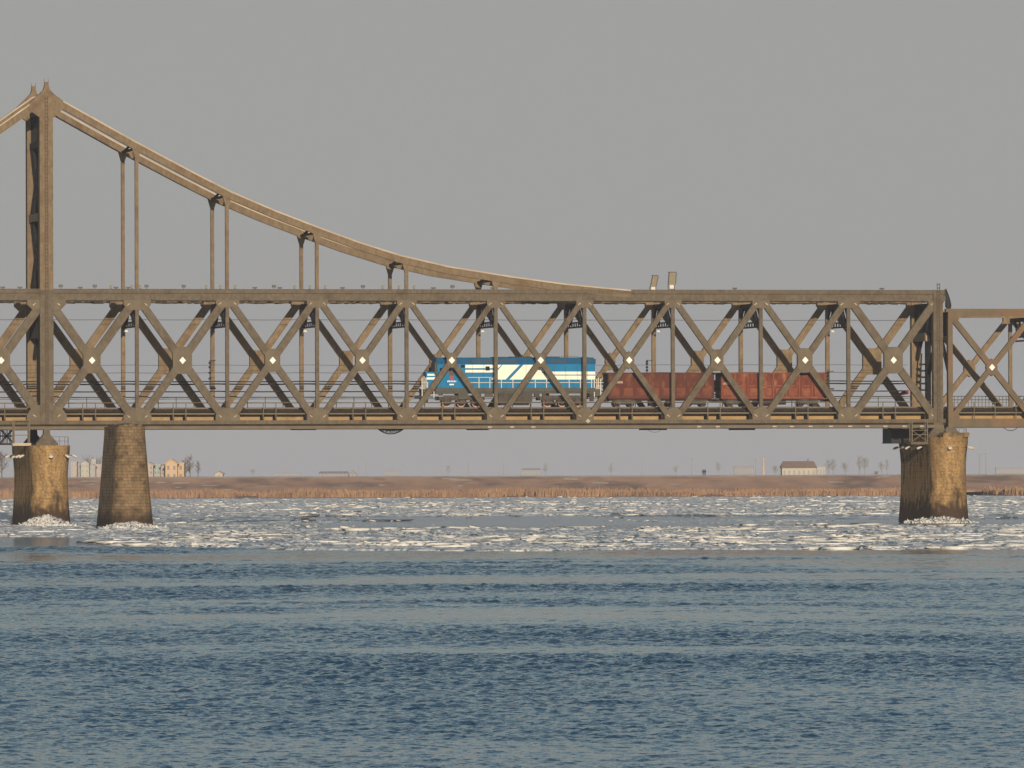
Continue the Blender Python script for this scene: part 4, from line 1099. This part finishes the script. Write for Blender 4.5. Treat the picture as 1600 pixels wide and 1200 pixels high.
w_ = L(22, 680, 6)[0] - L(-20, 680, 6)[0]; mb = MB()
for d in (0, 1.2):
    for z in (0.05, 1.0, 1.9): mb.box(0, w_, d - 0.06, d + 0.06, z - 0.07, z + 0.07)
    for k in range(9): s = k * w_ / 8; mb.box(s - 0.04, s + 0.04, d - 0.04, d + 0.04, 0.1, 1.9)
    mb.bar((0, d, 0.1), (w_ / 2, d, 1.9), 0.1); mb.bar((w_ / 2, d, 0.1), (w_, d, 1.9), 0.1); mb.bar((w_ / 2, d, 1.9), (w_, d, 0.1), 0.1)
mb.build('lattice', M['steel_dark'], r_)
MB().box(0, w_, 0.06, 1.14, -0.1, 0.0).build('floor', M['steel_dark'], r_)
a_, b_ = L(1388, 668, 9), L(1411, 692, 9)
r_ = empty('equipment_box', at(a_[0], 7.5, b_[1]), PSI); tag(r_, 'black boxy cabin under the deck left of the right pier', 'cabin')
mb = MB(); w_ = b_[0] - a_[0] + 1.4; h_ = a_[1] - b_[1]; mb.box(0, w_, 0, 4.5, 0, h_); mb.box(-0.1, w_ + .1, -0.1, 4.6, h_, h_ + .08); mb.box(-0.1, w_ + .1, -0.1, 4.6, -0.08, 0)
for k in range(5): mb.box(k * w_ / 4.4, k * w_ / 4.4 + 0.08, -0.06, 0, 0, h_)
mb.build('cabin_body', M['black'], r_)
MB().box(w_ - .02, w_ + 0.75, -0.3, 0.6, 0.3, 1.05).build('meter_box', mat('orange_box_paint', (0.42, 0.19, 0.06), rough=0.6), r_)

# ------------------------------------------------------------------ lamps along the bridge
def chord_lamp(s, t, z, kind):
    o = empty('chord_floodlight', at(s, t, z), PSI)
    mb = MB()
    if kind == 0: mb.box(-0.04, 0.04, -0.04, 0.04, 0, 0.22); mb.box(-0.22, 0.22, -0.05, 0.05, 0.17, 0.22)
    else: mb.box(-0.10, 0.10, -0.1, 0.1, 0, 0.08); mb.box(-0.03, 0.03, -0.03, 0.03, 0.08, 0.2)
    mb.build('bracket', M['lampgrey'], o)
    mb = MB()
    if kind == 0: mb.prism([(-0.26, 0.24), (0.26, 0.24), (0.22, 0.52), (-0.22, 0.52)], -0.18, 0.12)
    elif kind == 1: mb.prism([(-0.14, 0.18), (0.12, 0.2), (0.24, 0.46), (-0.05, 0.5)], -0.12, 0.12)
    else: mb.prism([(-0.3, 0.1), (0.3, 0.08), (0.26, 0.28), (-0.26, 0.26)], -0.15, 0.15)
    mb.build('lamp_head', M['lampgrey'] if kind != 1 else M['lamptan'], o)
    return o
def post_of(x):
    n = min(range(1, 11), key=lambda i: abs(L(x, 453)[0] - ns(i))) if x > 72 else 0
    return n
names = ['tower', 'first hangers', 'second hangers', 'third hangers', 'fourth hangers', 'fifth hangers', 'end of the sweeping chords', 'two searchlights', 'eighth post', 'ninth post', 'right end post']
for x, k in ((4, 2), (31, 2), (95, 0), (125, 2), (148, 0), (173, 1), (181, 2), (200, 2), (206, 1), (219, 1), (229, 0), (287, 0), (322, 1), (344, 1), (367, 1), (398, 2), (428, 0), (437, 2), (460, 1), (484, 1), (508, 1), (535, 2), (567, 0), (598, 1), (623, 1), (647, 1), (677, 2), (707, 0), (770, 2), (1148, 2), (1378, 2)):
    s = L(x, 453)[0]
    i = min(range(0, 11), key=lambda j: abs(s - ns(j)))
    d = s - ns(i)
    side = 'left of' if d < -0.6 else ('right of' if d > 0.6 else 'at')
    desc = ('wide dark floodlight', 'small tilted olive spotlight', 'flat low dark lamp')[k]
    o = chord_lamp(s, 0.0, Z[453] + 0.06, k)
    tag(o, '%s on the top chord %d m %s the %s' % (desc, round(abs(d)), side, names[i]) if side != 'at' else '%s on the top chord at the %s' % (desc, names[i]), 'floodlight', 'small floodlights along the top chord')
# two big searchlights
for x, t, w, h, lean, lab in ((1020, W, 0.62, 1.35, 0.28, 'smaller tilted searchlight, left of the two on the top chord'), (1049, 0.0, 0.82, 1.5, 0.12, 'bigger upright olive searchlight, right of the two on the top chord')):
    s = L(x, 453, t)[0]
    o = empty('searchlight', at(s, t, Z[453] + 0.06), PSI); tag(o, lab, 'searchlight')
    mb = MB(); mb.box(-0.42, 0.42, -0.2, 0.2, 0.0, 0.07)
    for a in (-0.4, 0.4): mb.box(a - 0.04, a + 0.04, -0.06, 0.06, 0.07, 0.62)
    mb.build('yoke', M['lampgrey'], o)
    MB().box(-0.27, 0.27, -0.25, 0.2, 0.13, 0.58).build('ballast_box', M['lampwhite'], o)
    hd = MB().prism([(-w / 2 , 0.62), (w / 2, 0.62), (w / 2 + lean, 0.62 + h), (-w / 2 + lean, 0.62 + h)], -0.3, 0.25).build('lamp_head', M['lamptan'], o)
    mb = MB(); mb.prism([(-w / 2 + lean - 0.05, 0.62 + h), (w / 2 + lean + 0.07, 0.62 + h), (w / 2 + lean + 0.07, 0.72 + h), (-w / 2 + lean - 0.05, 0.72 + h)], -0.34, 0.3); mb.prism([(w / 2 + 0.004, 0.64), (w / 2 + 0.12, 0.64), (w / 2 + lean + 0.12, 0.6 + h), (w / 2 + lean + 0.004, 0.6 + h)], -0.32, 0.28)
    mb.build('rim', M['lampgrey'], hd)
# lamps under the sway struts
for i, x in ((1, 199), (3, 478), (5, 755), (7, 1028), (9, 1302)):
    s, z = L(x, 512.5, W * 0.8)
    o = empty('hanging_lamp', at(ns(i) - 0.1, W * 0.72, Z[510] - 0.12), PSI); tag(o, 'small white lamp hanging under the lattice strut at the %s' % names[i], 'lamp', 'lamps under the sway frames')
    MB().box(-0.03, 0.03, -0.03, 0.03, -0.18, 0.0).build('stem', M['lampgrey'], o)
    MB().prism([(-0.26, -0.42), (0.2, -0.48), (0.26, -0.2), (-0.14, -0.18)], -0.2, 0.2).build('lamp_head', M['lampwhite'], o)
# flat white lamps hung under the lower flange
nm = 0
for x in (765, 800, 833, 1092, 1121, 1210, 1237, 1266, 1298, 1328, 1355, 1383, 1413, 1440):
    s = L(x, 669, -0.5)[0]
    i = min(range(0, 11), key=lambda j: abs(s - ns(j))); d = s - ns(i)
    o = empty('flange_lamp', at(s, -0.44, Z[670] + 0.08), PSI)
    tag(o, 'flat white lamp under bottom chord %.0f m %s the %s' % (abs(d), 'left of' if d < 0 else 'right of', names[i]), 'lamp', 'white lamps under the bottom chord')
    MB().box(-0.26, 0.26, -0.24, -0.003, 0.04, 0.22).build('lamp_head', M['lampdull'], o)
    MB().box(-0.3, 0.3, -0.2, -0.05, -0.14, -0.004).build('bracket', M['pipe'], o)
# diamond marker low on the chord
s, z = L(919, 658, -0.5); o = MB().prism([(0, 0.3), (0.3, 0.02), (0, -0.28), (-0.3, 0.0)], -0.06, 0.0).build('marker_board', M['lampdull']); o.location = at(s, -0.38, z); o.rotation_euler = (0, 0, PSI)
tag(o, 'small white board low on the bottom joint below the locomotive cab end', 'marker')
o['label'] = 'small white diamond board low on the bottom chord, below the rear of the locomotive'

# ------------------------------------------------------------------ overhead wires, insulator brackets, cable loops, red awning
for y, r, t, lab in ((499.5, 0.03, 7.5, 'thin single wire high between the trusses, topmost of the wires'), (570, 0.025, 7.0, 'thin wire at the height of the white diamond markers'), (582, 0.03, 7.2, 'thin wire just above the thick dark pair of wires'), (595.5, 0.075, 7.0, 'upper of the thick dark pair of wires'), (599.5, 0.09, 7.4, 'lower of the thick dark pair of wires'), (611, 0.075, 7.2, 'lowest dark wire, just above the far railing')):
    pts = []
    for k in range(-3, 10):
        for j in range(6):
            s = (k + j / 6) * P; u = j / 6
            pts.append((s, 0.0, zc(y, t) - 0.06 * 4 * u * (1 - u)))
    o = MB().tube(pts, r, 5).build('overhead_wire', M['wire']); o.location = at(0, t); o.rotation_euler = (0, 0, PSI)
    tag(o, lab, 'wire')
for x, y0, y1, lab in ((331, 563, 612, 'tall insulator bracket on the far post left of the third panel'), (1014, 563, 590, 'insulator bracket showing above the first wagon'), (1297, 580, 612, 'insulator bracket just right of the last wagon')):
    s, z = L(x, y0, W - 0.6); z1 = L(x, y1, W - 0.6)[1]
    o = empty('insulator_bracket', at(s, W - 0.6, z1), PSI); tag(o, lab, 'insulator bracket')
    h = z - z1; d = ns(round((s + 0.3) / P)) - s
    mb = MB(); mb.box(-0.30, -0.22, -0.05, 0.05, 0.4, h)
    for zz in (h, 0.4, h * 0.12): mb.box(-0.30, 0.5, -0.04, 0.04, zz - 0.05, zz + 0.05)
    mb.build('arm', M['wire'], o)
    mb = MB()
    for zz in (0.92, 0.78, 0.6, 0.42): mb.tube([(-0.26, 0, h * zz - 0.13), (-0.26, 0, h * zz + 0.13)], 0.16, 8)
    mb.build('insulator', M['black'], o)
def sag(x0, x1, y0, yd, t, n=14):
    a, b = L(x0, y0, t), L(x1, y0, t); zd = L((x0 + x1) / 2, yd, t)[1]
    return [(a[0] + (b[0] - a[0]) * k / n - a[0], 0, a[1] - (a[1] - zd) * (1 - (2 * k / n - 1) ** 2) - a[1]) for k in range(n + 1)], a
p, a = sag(592, 631, 670, 678, 1.0)
o = empty('cable_cradle', at(a[0], 1.0, a[1]), PSI); tag(o, 'dark sagging cradle of netting under the bottom chord left of the locomotive', 'cradle')
mb = MB(); [mb.tube([(u, d, v) for u, _, v in p], 0.06, 5) for d in (0, 0.8)]
p2_, _ = sag(592, 631, 670, 672, 1.0); mb.tube([(u, 0.4, v) for u, _, v in p2_], 0.10, 5); mb.build('cable', M['wire'], o)
mb = MB()
for k in range(1, 14): mb.bar((p2_[k][0], 0.4, p2_[k][2]), (p[k][0] + random.uniform(-.2, .2), 0.0, p[k][2]), 0.05)
for k in range(1, 12): mb.bar((p[k][0], 0.0, p[k][2]), (p2_[k + 2][0], 0.3, p2_[k + 2][2]), 0.05)
mb.build('netting', M['lampgrey'], o)
for x0, x1, yd, r, lab in ((1008, 1038, 675.5, 0.022, 'thin cable loop drooping below the bottom chord under the first wagon'), (1568, 1590, 673, 0.045, 'thick cable loop drooping below the lower span at the right edge')):
    p, a = sag(x0, x1, 668, yd, -0.2); o = MB().tube(p, r, 5).build('cable_loop', M['wire']); o.location = at(a[0], -0.2, a[1]); o.rotation_euler = (0, 0, PSI); tag(o, lab, 'cable')
for k, (x0, x1) in enumerate(((455, 494), (730, 764), (1000, 1042), (1140, 1180))):
    a, b = L(x0, 670, 0.9), L(x1, 671.5, 0.9); o = MB(); o.box(0, b[0] - a[0], 0, 0.6, -0.22, 0); o.box(0.1, 0.2, 0.1, 0.5, 0, 0.4); o.box(b[0] - a[0] - 0.2, b[0] - a[0] - 0.1, 0.1, 0.5, 0, 0.4)
    o = o.build('catch_tray', M['black']); o.location = at(a[0], 0.9, a[1] + 0.06); o.rotation_euler = (0, 0, PSI)
    tag(o, 'thin dark tray slung under the deck beneath the %s' % ('third panel left of the locomotive', 'middle of the locomotive', 'first wagon', 'second wagon')[k], 'tray', 'dark trays under the deck')
# dark flexible cable bundle over the step between the spans
pts = [L(x, y, -0.1) for x, y in ((1473, 458), (1476, 455), (1479, 462), (1481, 470), (1482, 478), (1482.5, 483))]
a = pts[0]; o = MB().tube([(u - a[0], 0.08 * math.sin(k * 2), v - a[1]) for k, (u, v) in enumerate(pts)], [0.22, 0.42, 0.30, 0.34, 0.42, 0.25], 8).build('cable_bundle', M['black']); o.location = at(a[0], -0.1, a[1]); o.rotation_euler = (0, 0, PSI)
tag(o, 'thick dark cable bundle dropping from the tall span onto the lower span', 'cable')
a, b, c, d = [L(x, y, 7.0) for x, y in ((1405, 618), (1413, 612), (1420, 609.5), (1420, 615.5))]
o = MB().prism([(0, 0), (b[0] - a[0], b[1] - a[1]), (c[0] - a[0], c[1] - a[1]), (d[0] - a[0], d[1] - a[1])], 0, 1.4).build('red_awning', mat('crimson_cloth', (0.42, 0.025, 0.05), (0.34, 0.02, 0.045), 1.5, rough=0.8)); o.location = at(a[0], 7.0, a[1]); o.rotation_euler = (0, 0, PSI)
tag(o, 'small crimson awning by the far end post near the right pier', 'awning')

# ------------------------------------------------------------------ far side: houses, bare trees, masts, a walker on the dike
ZL = 5.0
def wallmat(name, c): return mat(name, c, tuple(v * 0.86 for v in c), 0.4, rough=0.9, spec=0.1)
M['roof_brown'] = mat('red_brown_roof', (0.46, 0.30, 0.24), (0.38, 0.25, 0.20), 0.5, rough=0.9)  # lightened, with haze over the far bank put into the colour
M['roof_hazed'] = mat('hazed_roof', (0.34, 0.30, 0.31), rough=0.9)  # roof paled toward the sky, distance haze put into the colour
M['pane_hazed'] = mat('hazed_window', (0.30, 0.30, 0.32), rough=0.5)  # pane grey holds the distance haze in its colour
M['pane'] = mat('house_window', (0.06, 0.06, 0.07), rough=0.3)
def house(x0, x1, ytop, Y, wall, label, roof=None, gable=None, floors=2, cols=3, depth=9.0, blocks=None, name='house', ye=None):
    """x0..x1, ytop measured on the photo; stands on the land behind the dike at distance Y."""
    X_0, X_1 = G(x0, Y)[0], G(x1, Y)[0]; zt = G((x0 + x1) / 2, Y, ytop)[1]
    o = empty(name, ((X_0 + X_1) / 2, Y, ZL - 0.1)); tag(o, label, 'house')
    w = (X_1 - X_0) / 2; H = zt - ZL + 0.1
    he = H if not gable else (G(x0, Y, ye)[1] - ZL + 0.1)
    mb = MB(); mb.box(-w, w, 0, depth, 0, he)
    if gable == 'front': mb.prism([(-w, he - .001), (w, he - .001), (0, H)], 0.0, depth)
    mb.build('wall', wall, o)
    rf = MB()
    if gable == 'front':
        for sg in (-1, 1): rf.prism([(sg * (w + 0.4), he - 0.25), (sg * (w + 0.4), he + 0.0), (0, H + 0.25), (0, H + 0.02)], -0.4, depth + 0.4)
    elif gable == 'side':
        b = len(rf.v); rf.v += [(-w - .4, -0.5, he), (w + .4, -0.5, he), (w + .4, depth + .5, he), (-w - .4, depth + .5, he), (-w * 0.92, depth / 2, H), (w * 0.92, depth / 2, H)]
        rf.f += [(b, b + 1, b + 5, b + 4), (b + 2, b + 3, b + 4, b + 5), (b, b + 4, b + 3), (b + 1, b + 2, b + 5), (b, b + 3, b + 2, b + 1)]; rf.m += [0] * 5
    else: rf.box(-w - .15, w + .15, -.15, depth + .15, he + 0.002, he + 0.3)
    rf.build('roof', roof or wall, o)
    fh = he / floors; cw = 2 * w / cols
    for f_ in range(floors):
        for c_ in range(cols):
            cx = -w + cw * (c_ + 0.5); cz = fh * f_ + fh * 0.5
            MB().box(cx - cw * 0.2, cx + cw * 0.2, -0.05, 0.05, cz - fh * 0.24, cz + fh * 0.24).build('window', M['pane'] if Y < 2700 else M['pane_hazed'], o)
    return o
C = dict(yellow=wallmat('apricot_render', (0.72, 0.52, 0.33)), pink=wallmat('pink_render', (0.58, 0.48, 0.44)), mint=wallmat('mint_render', (0.46, 0.53, 0.50)), cream=wallmat('cream_render', (0.60, 0.56, 0.47)), white=wallmat('white_render', (0.52, 0.52, 0.51)), grey=wallmat('grey_render', (0.40, 0.41, 0.43)), hazy=wallmat('hazed_grey_render', (0.33, 0.325, 0.345)))  # walls paled to paint in distance haze, hazy nearly to sky grey
house(258.5, 277, 718, 2440, C['yellow'], 'apricot gabled house, brightest beside the free stone pier', C['yellow'], 'front', 2, 2, ye=724.5)
house(277.2, 287.5, 724.5, 2446, C['yellow'], 'apricot flat roofed wing joined right of the gabled house', None, None, 2, 1)
house(251.5, 258, 727, 2452, C['pink'], 'narrow pale pink house left of the apricot gabled house', M['roof_brown'], 'front', 3, 1, ye=729.5)
house(240, 251, 727, 2456, C['mint'], 'mint green block of two storeys by the free stone pier', None, None, 3, 2)
house(226, 239.5, 723, 2450, C['pink'], 'pink house partly behind the free stone pier', None, 'front', 3, 2, ye=727)
house(111, 120, 722, 3900, C['pink'], 'pale pink flat house, leftmost between the two left piers', None, None, 3, 2)
house(120.3, 126, 723, 3910, C['grey'], 'grey narrow house second from the left between the two left piers', None, None, 3, 1)
house(126.5, 139, 720, 3900, C['cream'], 'cream gabled house in the middle of the row between the left piers', C['grey'], 'front', 3, 2, ye=724)
house(139.5, 149, 725.5, 3920, C['white'], 'white low house right of the cream gabled one', None, 'front', 2, 2, ye=729)
house(149.2, 160, 726, 3930, C['pink'], 'pinkish house half hidden by the left edge of the stone pier', None, None, 2, 2)
house(143, 150, 718.5, 4300, C['cream'], 'taller faint cream house set back behind the left row', None, None, 3, 2)
house(1222, 1275, 720.5, 2480, C['cream'], 'cream farmhouse with wide red brown roof on the dike', M['roof_brown'], 'side', 1, 7, ye=731, depth=14)
house(1275.5, 1290, 729.5, 2486, C['white'], 'low whitish annex at the right end of the farmhouse', C['grey'], None, 1, 3)
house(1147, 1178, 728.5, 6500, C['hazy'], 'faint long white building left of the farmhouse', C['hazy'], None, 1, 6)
house(498, 545, 736.5, 5200, C['hazy'], 'long low hazy shed with dull roof under the middle of the bridge', M['roof_hazed'], 'side', 1, 8, ye=739.5)
house(545.5, 557, 735.5, 5190, C['hazy'], 'small reddish gabled shed at the right end of the long low shed', M['roof_hazed'], 'front', 1, 2, ye=740)
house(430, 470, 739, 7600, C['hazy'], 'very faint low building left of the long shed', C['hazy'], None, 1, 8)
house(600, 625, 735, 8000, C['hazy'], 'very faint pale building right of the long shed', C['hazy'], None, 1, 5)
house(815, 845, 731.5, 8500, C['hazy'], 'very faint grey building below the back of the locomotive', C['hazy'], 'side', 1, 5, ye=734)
house(1556, 1600, 731, 8000, C['hazy'], 'faint grey hall at the right edge beyond the dike', C['hazy'], None, 1, 8)
house(336, 348, 737, 2700, C['cream'], 'tiny cream hut right of the bare trees by the stone pier', M['roof_brown'], 'front', 1, 1, ye=739.5)
house(20, 60, 735, 6000, C['hazy'], 'faint grey low building behind the tower pier', C['hazy'], None, 1, 6)

M['pale_pole'] = mat('hazed_concrete_pole', (0.30, 0.30, 0.31), rough=0.9)  # grey close to the sky, distance haze put into the pole colour
M['pale_bark'] = mat('hazed_pale_bark', (0.27, 0.255, 0.25), (0.32, 0.30, 0.295), 0.6, rough=0.95, spec=0.1)  # bark lightened toward sky grey, standing in for distance haze
M['bark'] = mat('bare_winter_bark', (0.15, 0.12, 0.105), (0.20, 0.165, 0.145), 0.6, rough=0.95, spec=0.1)
def tree(x, ytop, Y, label, spread=0.35, seed=1, name='bare_tree'):
    rr = random.Random(seed)
    X, _ = G(x, Y); H = G(x, Y, ytop)[1] - ZL
    o = empty(name, (X, Y, ZL - 0.1)); tag(o, label, 'tree', 'bare trees beyond the dike')
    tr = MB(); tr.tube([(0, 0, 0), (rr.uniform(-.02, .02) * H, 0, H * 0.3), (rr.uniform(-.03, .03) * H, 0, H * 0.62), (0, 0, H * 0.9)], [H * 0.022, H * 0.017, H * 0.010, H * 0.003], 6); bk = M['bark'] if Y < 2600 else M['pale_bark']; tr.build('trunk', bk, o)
    cr = MB()
    for k in range(34):
        z0 = H * rr.uniform(0.22, 0.8); a = rr.uniform(0, 2 * math.pi); l = H * spread * rr.uniform(0.5, 1.0) * (1.15 - z0 / H * 0.8)
        up = l * rr.uniform(0.5, 1.5); tip = Vector((math.cos(a) * l, math.sin(a) * l, min(z0 + up, H)))
        cr.tube([(0, 0, z0), tuple(Vector((0, 0, z0)).lerp(tip, 0.5) + Vector((0, 0, -0.05 * l))), tuple(tip)], [H * 0.008, H * 0.005, H * 0.002], 4)
        for j in range(9):
            b0 = Vector((0, 0, z0)).lerp(tip, rr.uniform(0.3, 1.0)); d = Vector((rr.uniform(-1, 1), rr.uniform(-1, 1), rr.uniform(0.2, 1.3))) * l * rr.uniform(0.15, 0.42)
            cr.bar(b0, b0 + d, H * 0.0042)
    cr.build('crown', bk, o)
tl = [(3, 701, 2480, 'large bare tree at the left edge behind the tower pier', .4), (290, 713, 2520, 'bare tree just right of the apricot house', .34), (297, 709, 2540, 'tallest bare tree right of the apricot house', .3), (310, 716, 2530, 'slim bare tree, rightmost by the apricot house', .22),
      (1211, 727, 4120, 'small bushy bare tree left of the farmhouse', .5), (1262, 713, 6040, 'faint bare tree behind the farmhouse roof', .3), (1294, 716, 4760, 'bare tree just right of the farmhouse annex', .35), (1302, 712, 5400, 'slender bare tree between the annex and the next clump', .25), (1321, 721, 4440, 'round bare tree between the farmhouse and the right pier', .42), (1343, 709, 5720, 'tall faint bare tree left of the right pier', .3), (1351, 712, 5080, 'dense bare tree left of the right pier', .36), (1369, 735.5, 2420, 'low dark bush on the dike left of the right pier', .7), (1377, 718, 6040, 'faint bare tree close to the right pier', .3), (1386, 714, 6680, 'faintest thin tree close to the right pier', .22),
      (1122, 720, 7320, 'faint bare tree right of the walker on the dike', .35), (1056, 726, 7960, 'faint bare tree left of the walker on the dike', .4), (852, 722, 8280, 'faint bare tree below the locomotive cab end', .35), (955, 722, 8800, 'faint bare tree below the gap behind the locomotive', .35), (700, 726, 8600, 'faint bare tree left of the faint grey building', .4), (395, 733, 7960, 'faint bare bush left of the long shed', .6), (152, 712, 4920, 'hazy dark tree above the left row of houses', .5), (138, 711, 5080, 'hazy tree crown behind the cream gabled house', .5)]
for k, (x, yt, Y, lab, sp) in enumerate(tl): tree(x, yt, Y, lab, sp, 40 + k)
def mast(x, ytop, Y, label, w=0.45, arms=1):
    X, _ = G(x, Y); H = G(x, Y, ytop)[1] - ZL
    o = empty('power_pole', (X, Y, ZL - 0.1)); tag(o, label, 'pole', 'poles beyond the dike')
    MB().tube([(0, 0, 0), (0, 0, H)], [w, w * 0.6], 6).build('pole', M['pale_pole'], o)
    mb = MB()
    for k in range(arms): mb.box(-w * 3.2, w * 3.2, -0.1, 0.1, H - 0.8 - 1.6 * k, H - 0.5 - 1.6 * k)
    mb.build('crossarm', M['pale_pole'], o)
for x, yt, Y, lab in ((1531, 708, 5080, 'left one of the two tall poles right of the right pier'), (1540.5, 707, 5080, 'right one of the two tall poles right of the right pier'), (1181, 716, 6040, 'grey pole left of the pale chimney'), (560, 726, 7960, 'faint pole right of the long shed'), (572, 722, 8600, 'faint taller pole right of the long shed'), (690, 722, 8800, 'faint pole below the left end of the locomotive'), (787, 716, 7960, 'faint pole below the fuel tank of the locomotive'), (732, 718, 8280, 'faint pole below the front half of the locomotive'), (1003, 716, 7960, 'faint pole below the first wagon'), (1081, 716, 7000, 'faint pole left of the walker'), (445, 730, 8280, 'faint short pole left of the long shed')): mast(x, yt, Y, lab)
X, _ = G(1193, 3100); H = G(1193, 3100, 714)[1] - ZL
o = empty('chimney', (X, 3100, ZL - 0.1)); tag(o, 'pale pink chimney stack left of the farmhouse', 'chimney')
MB().tube([(0, 0, 0), (0, 0, H)], [0.7, 0.5], 10).build('shaft', C['pink'], o); MB().tube([(0, 0, H), (0, 0, H + 0.25)], 0.62, 10).build('cap', C['grey'], o)

# walker on the dike
def person(x, Y, label):
    X, _ = G(x, Y); zt = 5.72
    pts = [(0, 0, .95), (0, 0, 1.15), (0, 0, 1.38), (0, 0, 1.5), (0, -.02, 1.66), (.1, 0, .88), (.12, .03, .5), (.13, .12, .06), (-.1, 0, .88), (-.13, -.06, .5), (-.14, -.08, .06), (.2, 0, 1.38), (.29, 0, 1.12), (.3, -.12, .9), (-.2, 0, 1.38), (-.29, .02, 1.12), (-.28, -.1, .9), (.13, .0, .03), (-.14, -.2, .03)]
    ed = [(0, 1), (1, 2), (2, 3), (3, 4), (0, 5), (5, 6), (6, 7), (0, 8), (8, 9), (9, 10), (2, 11), (11, 12), (12, 13), (2, 14), (14, 15), (15, 16), (7, 17), (10, 18)]
    rad = [.19, .19, .18, .075, .115, .12, .09, .06, .12, .09, .06, .09, .07, .05, .09, .07, .05, .05, .05]
    me = bpy.data.meshes.new('person'); me.from_pydata([tuple(a * 1.02 for a in p) for p in pts], ed, []); me.materials.append(mat('dark_winter_coat', (0.035, 0.037, 0.045), rough=0.9))
    o = bpy.data.objects.new('person', me); COL.objects.link(o); o.location = (X, Y, zt)
    sk = o.modifiers.new('skin', 'SKIN'); sl = me.skin_vertices[0].data
    for v, r in zip(sl, rad): v.radius = (r, r)
    sl[0].use_root = True
    o.modifiers.new('sub', 'SUBSURF').levels = 1
    tag(o, label, 'person')
    hm = MB().tube([(0, -0.02, 1.62), (0, -0.02, 1.72), (0, -0.02, 1.82), (0, -0.02, 1.86)], [.13, .14, .11, .03], 10).build('cap', M['black'], o)
person(1098.6, 2384, 'person in a long dark coat walking on the dike, left of the pair')
person(1101.6, 2386, 'person in dark winter clothes on the dike, right of the pair')

# ------------------------------------------------------------------ winter haze
hm = bpy.data.materials.new('winter_haze'); hm.use_nodes = True
n = hm.node_tree; n.nodes.clear()
pv = n.nodes.new("ShaderNodeVolumePrincipled"); pv.inputs['Color'].default_value = (0.86, 0.88, 0.97, 1); pv.inputs['Density'].default_value = 0.00006
pv.inputs['Anisotropy'].default_value = 0.0
mo = n.nodes.new("ShaderNodeOutputMaterial"); n.links.new(pv.outputs[0], mo.inputs['Volume'])
o = MB().box(-1900, 1900, -260, 9500, -2.5, 62).build('haze', hm); tag(o, kind='stuff')
